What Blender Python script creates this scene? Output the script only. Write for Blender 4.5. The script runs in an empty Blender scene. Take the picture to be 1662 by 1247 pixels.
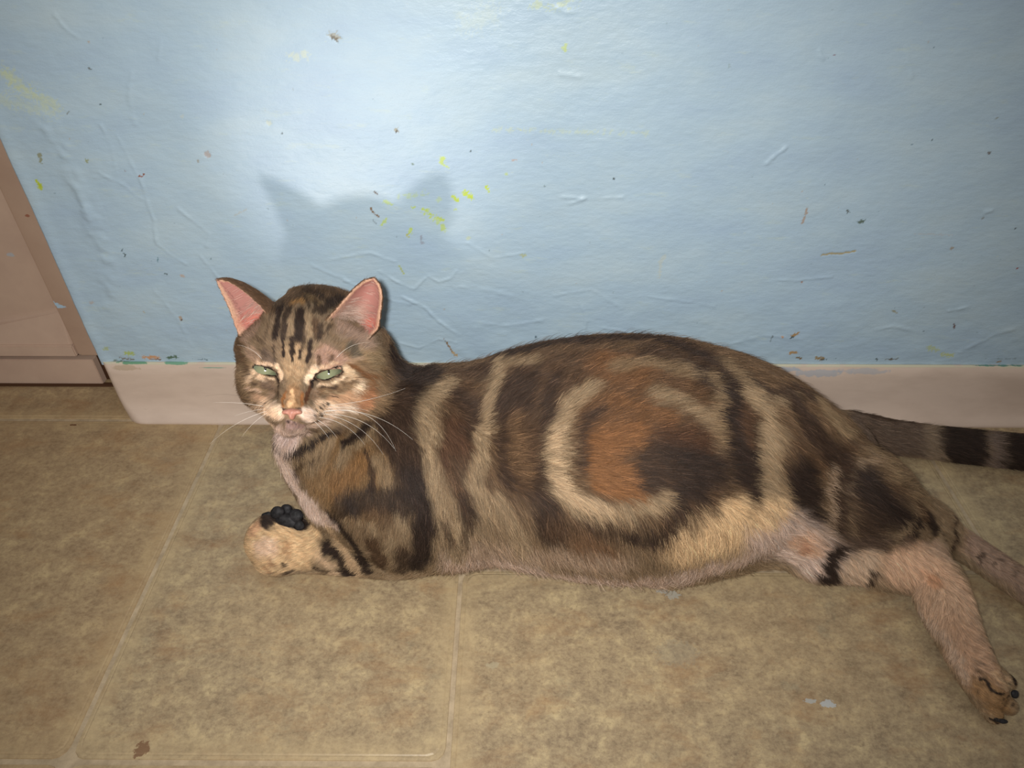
import bpy, bmesh, math, random
import numpy as np
from mathutils import Vector, Matrix, noise, kdtree
from mathutils.bvhtree import BVHTree
random.seed(7); rng = np.random.default_rng(7)
SC = bpy.context.scene
COL = SC.collection

# ------------------------------------------------------------------ camera, world, lights, exposure
H = 0.5                                   # camera height above the floor (m)
PITCH, YAW, F = math.radians(39.5), math.radians(0.35), 1190.0
CX, CY = 831.0, 623.5
cam_d = bpy.data.cameras.new('camera'); cam = bpy.data.objects.new('camera', cam_d); COL.objects.link(cam)
cam.location = (0, 0, H); cam.rotation_euler = (math.pi/2 - PITCH, 0, YAW)
cam_d.sensor_width = 36; cam_d.lens = F/1662*36; cam_d.clip_start = 0.01
SC.camera = cam
FW = np.array([-math.sin(YAW)*math.cos(PITCH), math.cos(YAW)*math.cos(PITCH), -math.sin(PITCH)])
RT = np.array([math.cos(YAW), math.sin(YAW), 0.0])
UP = np.cross(RT, FW)
CAM = np.array([0, 0, H])

world = bpy.data.worlds.new('world'); SC.world = world; world.use_nodes = True
world.node_tree.nodes['Background'].inputs[0].default_value = (1.0, 0.93, 0.86, 1)
world.node_tree.nodes['Background'].inputs[1].default_value = 0.28

def spot(name, loc, target, power, size, blend, radius, color=(1, 1, 1)):
    l = bpy.data.lights.new(name, 'SPOT'); l.energy = power; l.spot_size = size; l.spot_blend = blend
    l.shadow_soft_size = radius; l.color = color
    o = bpy.data.objects.new(name, l); COL.objects.link(o); o.location = loc
    o.rotation_euler = (Vector(target) - Vector(loc)).to_track_quat('-Z', 'Y').to_euler()
    return o
spot('camera_flash', (-0.022, 0.0, 0.514), (-0.04, 0.47, 0.14), 15.5, math.radians(105), 1.0, 0.010, (1.0, 0.98, 0.95))
spot('low_lamp', (-0.240, 0.095, 0.118), (-0.120, 0.554, 0.275), 4.2, math.radians(33), 1.0, 0.018, (1.0, 0.88, 0.83))

SC.view_settings.view_transform = 'Standard'; SC.view_settings.look = 'None'
SC.view_settings.gamma = 1.0; SC.view_settings.exposure = 0.0
SC.view_settings.use_curve_mapping = False

# ------------------------------------------------------------------ helpers
def ray(px, py):
    d = RT*(px-CX)/F + UP*(CY-py)/F + FW
    return d                              # unit depth along the optical axis
def at_depth(px, py, z): return CAM + ray(px, py)*z
def at_y(px, py, y):
    d = ray(px, py); return CAM + d*(y/d[1])
def at_z(px, py, z=0.0):
    d = ray(px, py); return CAM + d*((z-H)/d[2])
def lin(c):
    c = np.asarray(c, float)/255.0
    return np.where(c <= 0.04045, c/12.92, ((c+0.055)/1.055)**2.4)
def tag(o, label=None, cat=None, group=None, kind=None):
    if label: o['label'] = label
    if cat: o['category'] = cat
    if group: o['group'] = group
    if kind: o['kind'] = kind
    return o
def link(name, me, mat=None, parent=None, smooth=True):
    o = bpy.data.objects.new(name, me); COL.objects.link(o)
    if mat: me.materials.append(mat)
    if parent is not None: o.parent = parent
    if smooth and hasattr(me, 'polygons'):
        me.polygons.foreach_set('use_smooth', np.ones(len(me.polygons), bool))
    return o
def np_mesh(name, v, f):
    me = bpy.data.meshes.new(name); v = np.asarray(v, np.float32); f = np.asarray(f, np.int32)
    n = f.shape[1]
    me.vertices.add(len(v)); me.vertices.foreach_set('co', v.ravel())
    me.loops.add(f.size); me.loops.foreach_set('vertex_index', f.ravel())
    me.polygons.add(len(f)); me.polygons.foreach_set('loop_start', np.arange(0, f.size, n, dtype=np.int32))
    me.update(calc_edges=True); me.validate()
    return me
def bm_mesh(name, bm):
    me = bpy.data.meshes.new(name); bm.to_mesh(me); bm.free(); return me
def box(bm, x0, x1, y0, y1, z0, z1):
    vs = [bm.verts.new((x, y, z)) for x in (x0, x1) for y in (y0, y1) for z in (z0, z1)]
    for q in ((0,1,3,2),(4,6,7,5),(0,4,5,1),(2,3,7,6),(0,2,6,4),(1,5,7,3)): bm.faces.new([vs[i] for i in q])
    return vs

# ------------------------------------------------------------------ materials
def mat_new(name, rough=0.5, spec=0.5, color=None):
    m = bpy.data.materials.new(name); m.use_nodes = True
    b = m.node_tree.nodes['Principled BSDF']
    b.inputs['Roughness'].default_value = rough; b.inputs['Specular IOR Level'].default_value = spec
    if color is not None: b.inputs['Base Color'].default_value = (*lin(color), 1)
    return m, m.node_tree, b
class NB:
    def __init__(s, nt): s.nt = nt
    def n(s, t, **kw):
        x = s.nt.nodes.new(t)
        for k, v in kw.items(): setattr(x, k, v)
        return x
    def l(s, a, b): s.nt.links.new(a, b)
    def pos(s):
        return s.n('ShaderNodeNewGeometry').outputs['Position']
    def noise(s, vec, scale, detail=4, rough=0.6, dist=0.0, out='Fac'):
        x = s.n('ShaderNodeTexNoise'); s.l(vec, x.inputs['Vector'])
        x.inputs['Scale'].default_value = scale; x.inputs['Detail'].default_value = detail
        x.inputs['Roughness'].default_value = rough; x.inputs['Distortion'].default_value = dist
        return x.outputs[out]
    def scale(s, vec, sc, off=(0,0,0)):
        x = s.n('ShaderNodeMapping'); s.l(vec, x.inputs[0]); x.inputs['Scale'].default_value = sc; x.inputs['Location'].default_value = off
        return x.outputs[0]
    def ramp(s, fac, stops):
        x = s.n('ShaderNodeValToRGB'); s.l(fac, x.inputs[0]); e = x.color_ramp.elements
        while len(e) < len(stops): e.new(0.5)
        for i, (p, c) in enumerate(stops):
            e[i].position = p; e[i].color = (*lin(c), 1) if not np.isscalar(c) else (c, c, c, 1)
        return x.outputs[0]
    def mix(s, fac, a, b, mode='MIX'):
        x = s.n('ShaderNodeMix', data_type='RGBA', blend_type=mode)
        for v, i in ((fac, 0), (a, 6), (b, 7)):
            if hasattr(v, 'is_output'): s.l(v, x.inputs[i])
            elif np.isscalar(v): x.inputs[i].default_value = v
            else: x.inputs[i].default_value = (*lin(v), 1)
        return x.outputs[2]
    def math(s, op, a, b=None, clamp=False):
        x = s.n('ShaderNodeMath', operation=op, use_clamp=clamp)
        for v, i in ((a, 0), (b, 1)):
            if v is None: continue
            if hasattr(v, 'is_output'): s.l(v, x.inputs[i])
            else: x.inputs[i].default_value = v
        return x.outputs[0]
    def bump(s, height, strength, dist, bsdf, prev=None):
        x = s.n('ShaderNodeBump'); s.l(height, x.inputs['Height']); x.inputs['Strength'].default_value = strength
        x.inputs['Distance'].default_value = dist
        if prev is not None: s.l(prev, x.inputs['Normal'])
        s.l(x.outputs[0], bsdf.inputs['Normal']); return x.outputs[0]
    def blob(s, vec, c, r, thr=0.5, scl=300, soft=0.12):
        """worn-paint blob: 1 near point c (radius r, anisotropic), broken up by noise"""
        sub = s.n('ShaderNodeVectorMath', operation='SUBTRACT'); s.l(vec, sub.inputs[0]); sub.inputs[1].default_value = tuple(c)
        mu = s.n('ShaderNodeVectorMath', operation='MULTIPLY'); s.l(sub.outputs[0], mu.inputs[0]); mu.inputs[1].default_value = (1/r[0], 1/r[1], 1/r[2])
        ln = s.n('ShaderNodeVectorMath', operation='LENGTH'); s.l(mu.outputs[0], ln.inputs[0])
        base = s.math('SUBTRACT', 1.0, ln.outputs['Value'], True)
        nz = s.noise(vec, scl, 3, 0.6)
        v = s.math('ADD', s.math('MULTIPLY', base, 0.8), nz)
        mr = s.n('ShaderNodeMapRange'); s.l(v, mr.inputs[0]); mr.inputs[1].default_value = thr+0.35; mr.inputs[2].default_value = thr+0.35+soft
        g = s.math('GREATER_THAN', base, 0.001)
        return s.math('MULTIPLY', mr.outputs[0], g)

# wall paint -------------------------------------------------
M_wall, nt, b = mat_new('blue_wall_paint', 0.42, 0.45)
nb = NB(nt); P = nb.pos()
att = nb.n('ShaderNodeAttribute', attribute_name='paint')
big = nb.noise(nb.scale(P, (1, 1, 2.2)), 9, 4, 0.6)
fine = nb.noise(nb.scale(P, (1, 1, 6)), 90, 4, 0.65)
base = nb.ramp(big, [(0.3, (160, 184, 206)), (0.5, (168, 192, 209)), (0.72, (179, 199, 209))])
base = nb.mix(nb.math('MULTIPLY', fine, 0.30), base, (182, 200, 208))
yel = nb.ramp(nb.noise(nb.scale(P, (2.5, 1, 9)), 14, 5, 0.7), [(0.60, 0.0), (0.76, 1.0)])
base = nb.mix(nb.math('MULTIPLY', yel, 0.35), base, (196, 208, 184))
col = nb.mix(att.outputs['Alpha'], base, att.outputs['Color'])
nb.l(col, b.inputs['Base Color'])
n1 = nb.noise(nb.scale(P, (1, 1, 1.6)), 420, 3, 0.6); n2 = nb.noise(nb.scale(P, (1, 1, 3.0)), 110, 5, 0.7)
n0 = nb.bump(n2, 0.35, 0.0010, b); nb.bump(n1, 0.32, 0.0005, b, n0)

# cove base vinyl -------------------------------------------------
M_cove, nt, b = mat_new('pinkish_cove_vinyl', 0.36, 0.45)
nb = NB(nt); P = nb.pos()
c0 = nb.ramp(nb.noise(nb.scale(P, (1, 1, 3)), 14, 4, 0.6), [(0.35, (200, 180, 164)), (0.6, (212, 192, 176))])
gr = nb.ramp(nb.noise(nb.scale(P, (1.2, 1, 2.2)), 60, 5, 0.75), [(0.62, 0.0), (0.85, 1.0)])
c0 = nb.mix(nb.math('MULTIPLY', gr, 0.4), c0, (150, 128, 106))
sepz = nb.n('ShaderNodeSeparateXYZ'); nb.l(P, sepz.inputs[0])
rim = nb.n('ShaderNodeMapRange'); nb.l(sepz.outputs[2], rim.inputs[0]); rim.inputs[1].default_value = 0.0672; rim.inputs[2].default_value = 0.0692
rimn = nb.math('MULTIPLY', rim.outputs[0], nb.ramp(nb.noise(nb.scale(P, (1, 1, 2)), 45, 3, 0.6), [(0.36, 0.0), (0.48, 1.0)]))
c0 = nb.mix(nb.math('MULTIPLY', rimn, 0.85), c0, (200, 198, 172))
for (px, py, rx, rz, colr, a) in [(215, 589, .022, .0035, (92, 150, 118), .9), (285, 590, .016, .003, (92, 156, 128), .85), (345, 597, .02, .0012, (100, 160, 140), .7),
        (1620, 594, .04, .0016, (74, 130, 118), .9), (1330, 606, .040, .007, (160, 172, 184), .6), (1400, 603, .04, .006, (160, 172, 184), .5), (1262, 600, .03, .006, (150, 170, 188), .6),
        (205, 597, .018, .006, (160, 140, 104), .4)]:
    p = at_y(px, py, 0.551)
    c0 = nb.mix(nb.math('MULTIPLY', nb.blob(P, p, (rx, .02, rz), 0.42, 160), a), c0, colr)
nb.l(c0, b.inputs['Base Color'])
nb.bump(nb.noise(P, 160, 4, 0.6), 0.12, 0.0006, b)

# cabinet paint -------------------------------------------------
M_cab, nt, b = mat_new('pinkish_cabinet_paint', 0.48, 0.35)
nb = NB(nt); P = nb.pos()
c0 = nb.ramp(nb.noise(P, 16, 4, 0.6), [(0.35, (190, 164, 146)), (0.65, (202, 176, 156))])
groove_att = nb.n('ShaderNodeAttribute', attribute_name='groove_tone')
c0 = nb.mix(nb.math('MULTIPLY', groove_att.outputs['Fac'], 0.8), c0, (128, 92, 62))  # browner tone close to the groove between stile and panel
for (px, py, rx, rz, colr) in [(100, 492, .009, .003, (170, 196, 214)), (94, 489, .006, .003, (170, 196, 214)), (10, 420, .006, .003, (176, 176, 178)), (50, 345, .003, .002, (150, 100, 80))]:
    p = at_y(px, py, 0.604)
    c0 = nb.mix(nb.blob(P, p, (rx, .02, rz), 0.3, 200), c0, colr)
nb.l(c0, b.inputs['Base Color'])
nb.bump(nb.noise(P, 300, 3, 0.6), 0.12, 0.0004, b)

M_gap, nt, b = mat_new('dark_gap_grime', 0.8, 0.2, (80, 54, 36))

# floor vinyl -------------------------------------------------
def floor_mat(name, tint=0.0):
    m, nt, b = mat_new(name, 0.40, 0.35)
    nb = NB(nt); P = nb.pos()
    oi = nb.n('ShaderNodeObjectInfo')
    off = nb.n('ShaderNodeVectorMath', operation='ADD'); nb.l(P, off.inputs[0])
    sc_ = nb.n('ShaderNodeVectorMath', operation='SCALE'); sc_.inputs[0].default_value = (3.1, 1.7, 0)
    nb.l(oi.outputs['Random'], sc_.inputs['Scale']); nb.l(sc_.outputs[0], off.inputs[1])
    V = off.outputs[0]
    large = nb.noise(V, 7, 5, 0.6, 0.3)
    midn = nb.noise(nb.scale(V, (1.0, 1.15, 1)), 48, 9, 0.80, 0.15)
    fin = nb.noise(nb.scale(V, (1.0, 1.4, 1)), 220, 7, 0.8, 0.1)
    c = nb.ramp(midn, [(0.38, (128, 111, 89)), (0.47, (150, 131, 104)), (0.54, (166, 147, 115)), (0.62, (192, 172, 132))])
    c = nb.mix(nb.ramp(large, [(0.40, 0.0), (0.62, 0.75)]), c, nb.ramp(midn, [(0.36, (140, 120, 92)), (0.5, (160, 138, 107)), (0.64, (184, 160, 122))]))
    c = nb.mix(nb.math('MULTIPLY', nb.ramp(fin, [(0.44, 0.0), (0.62, 1.0)]), 0.5), c, (186, 167, 132))
    c = nb.mix(nb.math('MULTIPLY', nb.ramp(nb.noise(V, 260, 3, 0.7), [(0.52, 0.0), (0.70, 1.0)]), 0.45), c, (112, 95, 74))
    rust = nb.ramp(nb.noise(nb.scale(V, (1, 1.8, 1), (5, 2, 0)), 17, 6, 0.7, 0.3), [(0.52, 0.0), (0.72, 1.0)])
    c = nb.mix(nb.math('MULTIPLY', rust, 0.55), c, (150, 112, 76))
    grn = nb.ramp(nb.noise(nb.scale(V, (1, 1.3, 1), (9, 7, 0)), 24, 5, 0.7), [(0.60, 0.0), (0.74, 1.0)])
    c = nb.mix(nb.math('MULTIPLY', grn, 0.35), c, (140, 138, 118))
    ra = nb.n('ShaderNodeAttribute', attribute_name='rim')
    c = nb.mix(nb.math('MULTIPLY', nb.math('MULTIPLY', ra.outputs['Fac'], .65), nb.ramp(midn, [(.3, .4), (.6, 1.0)])), c, (186, 164, 126))
    if tint: c = nb.mix(tint, c, (150, 112, 70))
    for (px, py, rx, ry, colr, a) in [(1345, 1143, .010, .005, (176, 180, 180), .85), (1316, 1138, .009, .003, (170, 174, 172), .7), (1092, 966, .011, .007, (166, 168, 160), .6), (1075, 960, .01, .004, (170, 172, 166), .6),
            (230, 1217, .009, .011, (118, 84, 60), .8), (1100, 1060, .03, .02, (150, 146, 128), .25), (800, 1080, .010, .005, (176, 166, 138), .5), (120, 690, .008, .002, (96, 62, 38), 1)]:
        p = at_z(px, py, 0)
        c = nb.mix(nb.math('MULTIPLY', nb.blob(P, p, (rx, ry, .02), 0.52, 420, 0.06), a), c, colr)
    nb.l(c, b.inputs['Base Color'])
    x = nb.bump(nb.noise(V, 60, 4, 0.6), 0.15, 0.0008, b); nb.bump(nb.noise(V, 700, 2, 0.5), 0.15, 0.0002, b, x)
    return m
M_tile = floor_mat('mottled_vinyl_tile')
M_tileL = floor_mat('mottled_vinyl_tile_brown', 0.22)
M_joint, nt, b = mat_new('vinyl_joint', 0.5, 0.3)
nb = NB(nt); P = nb.pos()
nb.l(nb.ramp(nb.noise(P, 90, 5, 0.7), [(0.35, (158, 140, 114)), (0.65, (188, 168, 138))]), b.inputs['Base Color'])

# ------------------------------------------------------------------ floor and its tiles
bm = bmesh.new(); box(bm, -1.0, 1.1, -0.35, 0.75, -0.02, -0.0012)
floor = link('floor', bm_mesh('floor', bm), M_joint, smooth=False); tag(floor, kind='structure')
X1 = 0.5*(at_z(300, 822)[0] + at_z(104, 1235)[0]); X2 = 0.5*(at_z(750, 930)[0] + at_z(724, 1240)[0]); X3 = 0.5*(at_z(1540, 785)[0]+at_z(1572, 845)[0])
YN = at_z(400, 1238)[1]; YM = at_z(900, 924)[1]; YL = at_z(90, 681)[1]
def tile(x0, x1, y0, y1, mat=M_tile, g=0.0017, r=0.009):
    """one embossed vinyl tile: rounded corners, a raised rim step and a soft edge"""
    def loop(ins, z, rr):
        out = []
        for cx, cy, a0 in ((x1-g-ins-rr, y1-g-ins-rr, 0), (x0+g+ins+rr, y1-g-ins-rr, 90), (x0+g+ins+rr, y0+g+ins+rr, 180), (x1-g-ins-rr, y0+g+ins+rr, 270)):
            for k in range(4):
                a = math.radians(a0 + k*30); out.append((cx+rr*math.cos(a), cy+rr*math.sin(a), z))
        return out
    loops = [loop(0, -0.0015, r), loop(0.0004, -0.0006, r), loop(0.0024, -0.0003, r), loop(0.0032, -0.00042, r), loop(0.0042, 0.0, r), loop(0.0085, 0.0, r), loop(0.017, 0.0, r)]
    bm = bmesh.new(); rings = [[bm.verts.new(p) for p in l] for l in loops]
    for a, b_ in zip(rings, rings[1:]):
        for i in range(16): bm.faces.new((a[i], a[(i+1) % 16], b_[(i+1) % 16], b_[i]))
    bm.faces.new(rings[-1]); me = bm_mesh('tile', bm); at = me.attributes.new('rim', 'FLOAT', 'POINT')
    at.data.foreach_set('value', [.9]*80+[.75]*16+[0.0]*16)
    return link('tile', me, mat, floor, smooth=False)
tile(X1-0.34, X1, YN, YL, M_tileL); tile(X1-0.34, X1, YL, 0.63, M_tileL); tile(X1, X2, YN, 0.63); tile(X2, X2+0.60, YM-0.46, YM)
tile(X2, X3, YM, 0.63); tile(X3, X3+0.34, YM, 0.63); tile(X1-0.34, X1, YN-0.3, YN, M_tileL); tile(X1, X2, YN-0.3, YN)
tile(X1-0.68, X1-0.34, YN, YL, M_tileL); tile(X1-0.68, X1-0.34, YL, 0.63, M_tileL); tile(X2+0.60, X2+0.95, YM-0.46, YM)

# ------------------------------------------------------------------ wall: real relief (ridges, drips, chips) on a fine grid
WY = 0.554; ZB = 0.0695
XL = at_y(160, 578, WY)[0]
def axis(lo, a, b_, hi, step):
    return np.concatenate([np.linspace(lo, a, 4)[:-1] if lo < a else [], np.arange(a, b_, step), np.linspace(b_, hi, 8)])
xs = axis(XL, XL, 0.50, 1.1, 0.00105); zs = axis(0.066, 0.066, 0.415, 1.1, 0.00105)
GX, GZ = np.meshgrid(xs, zs, indexing='ij')
hgt = np.zeros_like(GX); pcol = np.zeros(GX.shape+(4,)); pcol[..., :3] = lin((170, 200, 220))
def wpt(px, py):
    p = at_y(px, py, WY); return p[0], p[2]
def wall_seg(pts):
    """distance from each grid point near the polyline, and the along-parameter"""
    q = [wpt(*p) for p in pts]; best = None
    xa = min(p[0] for p in q)-0.012; xb = max(p[0] for p in q)+0.012; za = min(p[1] for p in q)-0.012; zb = max(p[1] for p in q)+0.012
    ix = slice(*np.searchsorted(xs, (xa, xb))); iz = slice(*np.searchsorted(zs, (za, zb)))
    gx, gz = GX[ix, iz], GZ[ix, iz]; d = np.full(gx.shape, 9.0)
    for (ax, az), (bx, bz) in zip(q, q[1:] if len(q) > 1 else q):
        ex, ez = bx-ax, bz-az; L = ex*ex+ez*ez+1e-12
        t = np.clip(((gx-ax)*ex+(gz-az)*ez)/L, 0, 1)
        d = np.minimum(d, np.hypot(gx-ax-t*ex, gz-az-t*ez))
    return ix, iz, gx, gz, d
def vnoise(gx, gz, s, seed):
    """cheap smooth value noise"""
    r = np.random.default_rng(seed).random((64, 64)); u = gx*s % 64; v = gz*s % 64
    i = u.astype(int) % 64; j = v.astype(int) % 64; fu = u-np.floor(u); fv = v-np.floor(v); fu = fu*fu*(3-2*fu); fv = fv*fv*(3-2*fv)
    return (r[i, j]*(1-fu)*(1-fv)+r[(i+1) % 64, j]*fu*(1-fv)+r[i, (j+1) % 64]*(1-fu)*fv+r[(i+1) % 64, (j+1) % 64]*fu*fv)
def ridge(pts, w, h):
    ix, iz, gx, gz, d = wall_seg(pts); w *= 0.00047
    d = d + (vnoise(gx, gz, 300, 3)-.5)*w*(0.8 if w < .004 else .15)
    hgt[ix, iz] += h*.8*np.exp(-(d/w)**2)*(0.1+1.4*vnoise(gx, gz, 150, 5))
def mark(pts, w, color, a=1.0, depth=0.0, rag=0.7, soft=0.35, brk=0.0):
    ix, iz, gx, gz, d = wall_seg(pts); w *= 0.00047
    d = d + (vnoise(gx, gz, 900, 11)-.5)*w*rag*2
    m = np.clip((w-d)/(w*soft+1e-6), 0, 1)*a
    if brk: m = m*np.clip((vnoise(gx, gz, 420, 13)-brk)*6, 0, 1)
    pcol[ix, iz, :3] = np.where((m > 0.02)[..., None], lin(color), pcol[ix, iz, :3])
    pcol[ix, iz, 3] = np.maximum(pcol[ix, iz, 3], m)
    hgt[ix, iz] -= depth*m
# lumps of old filler under the paint
hgt += (vnoise(GX, GZ, 18, 1)-.5)*0.0016 + (vnoise(GX, GZ, 60, 2)-.5)*0.0005 + (vnoise(GX+3, GZ*2+1, 190, 4)-.5)*0.00022
lowb = np.clip((0.20-GZ)/0.12, 0, 1); hgt += lowb*(vnoise(GX, GZ*1.3, 90, 6)-.5)*0.0006
hgt += 0.0014*np.exp(-((GX-XL-0.003)/0.006)**2)
for pts, w, h in [
    ([(78, 205), (108, 262), (140, 330), (155, 385), (175, 430), (180, 500)], 17, .0017), ([(100, 245), (120, 300), (142, 352)], 7, .0005),
    ([(165, 205), (182, 240), (188, 280)], 3, .0006), ([(228, 290), (240, 330), (250, 360), (254, 395), (275, 412), (302, 428)], 3, .0008),
    ([(290, 340), (315, 360), (340, 380), (335, 400)], 3, .0006), ([(325, 415), (350, 445), (370, 470)], 2.5, .0006), ([(90, 25), (110, 50), (130, 62)], 3, .0006),
    ([(215, 118), (210, 160), (218, 200)], 4, .0005), ([(262, 60), (258, 95)], 3, .0005), ([(160, 280), (200, 300), (228, 322)], 3, .0006), ([(190, 220), (230, 300)], 3, .0004),
    ([(652, 482), (690, 500), (705, 515), (740, 540)], 3, .0010), ([(560, 455), (640, 490), (665, 495)], 3, .0007), ([(615, 440), (650, 462), (672, 470), (690, 452)], 2.5, .0008),
    ([(694, 448), (712, 458), (732, 452), (740, 440)], 2.5, .0007), ([(640, 555), (680, 565), (712, 550), (740, 556)], 2.5, .0008), ([(505, 430), (540, 445), (560, 452)], 3, .0006),
    ([(540, 420), (600, 410), (640, 425)], 3, .0005), ([(760, 395), (800, 420), (850, 410)], 3, .0004), ([(735, 465), (790, 470), (830, 480)], 4, .0005),
    ([(945, 498), (952, 520), (948, 540)], 3, .0010), ([(980, 532), (1020, 540), (1065, 550)], 3, .0007), ([(1040, 480), (1100, 488), (1160, 498)], 3, .0005),
    ([(1256, 455), (1300, 455), (1350, 450)], 2.5, .0007), ([(1330, 82), (1336, 95)], 3, .0010), ([(1245, 265), (1258, 252), (1275, 240)], 3, .0008), ([(1010, 320), (960, 322), (910, 320)], 3, .0006),
    ([(910, 120), (940, 125)], 4, .0006), ([(905, 15), (930, 22)], 4, .0006), ([(925, 330), (950, 322)], 3, .0008), ([(1540, 505), (1560, 500), (1572, 498)], 3, .0009), ([(1600, 345), (1610, 342)], 4, .0009),
    ([(1470, 75), (1480, 125)], 2.5, .0004), ([(900, 480), (960, 470), (1010, 500)], 4, .0005), ([(760, 520), (820, 530), (880, 520)], 4, .0005), ([(1180, 560), (1240, 545), (1300, 550)], 4, .0006),
    ([(1560, 570), (1610, 545), (1655, 530)], 5, .0006), ([(1400, 540), (1450, 530), (1500, 540)], 4, .0005), ([(250, 470), (290, 520), (310, 560)], 4, .0004)]:
    ridge(pts, w, h)
CR = (196, 170, 136); DK = (70, 78, 76); YG = (184, 204, 74); TN = (176, 162, 132); GRN = (96, 112, 104); RD = (140, 84, 62)
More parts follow.
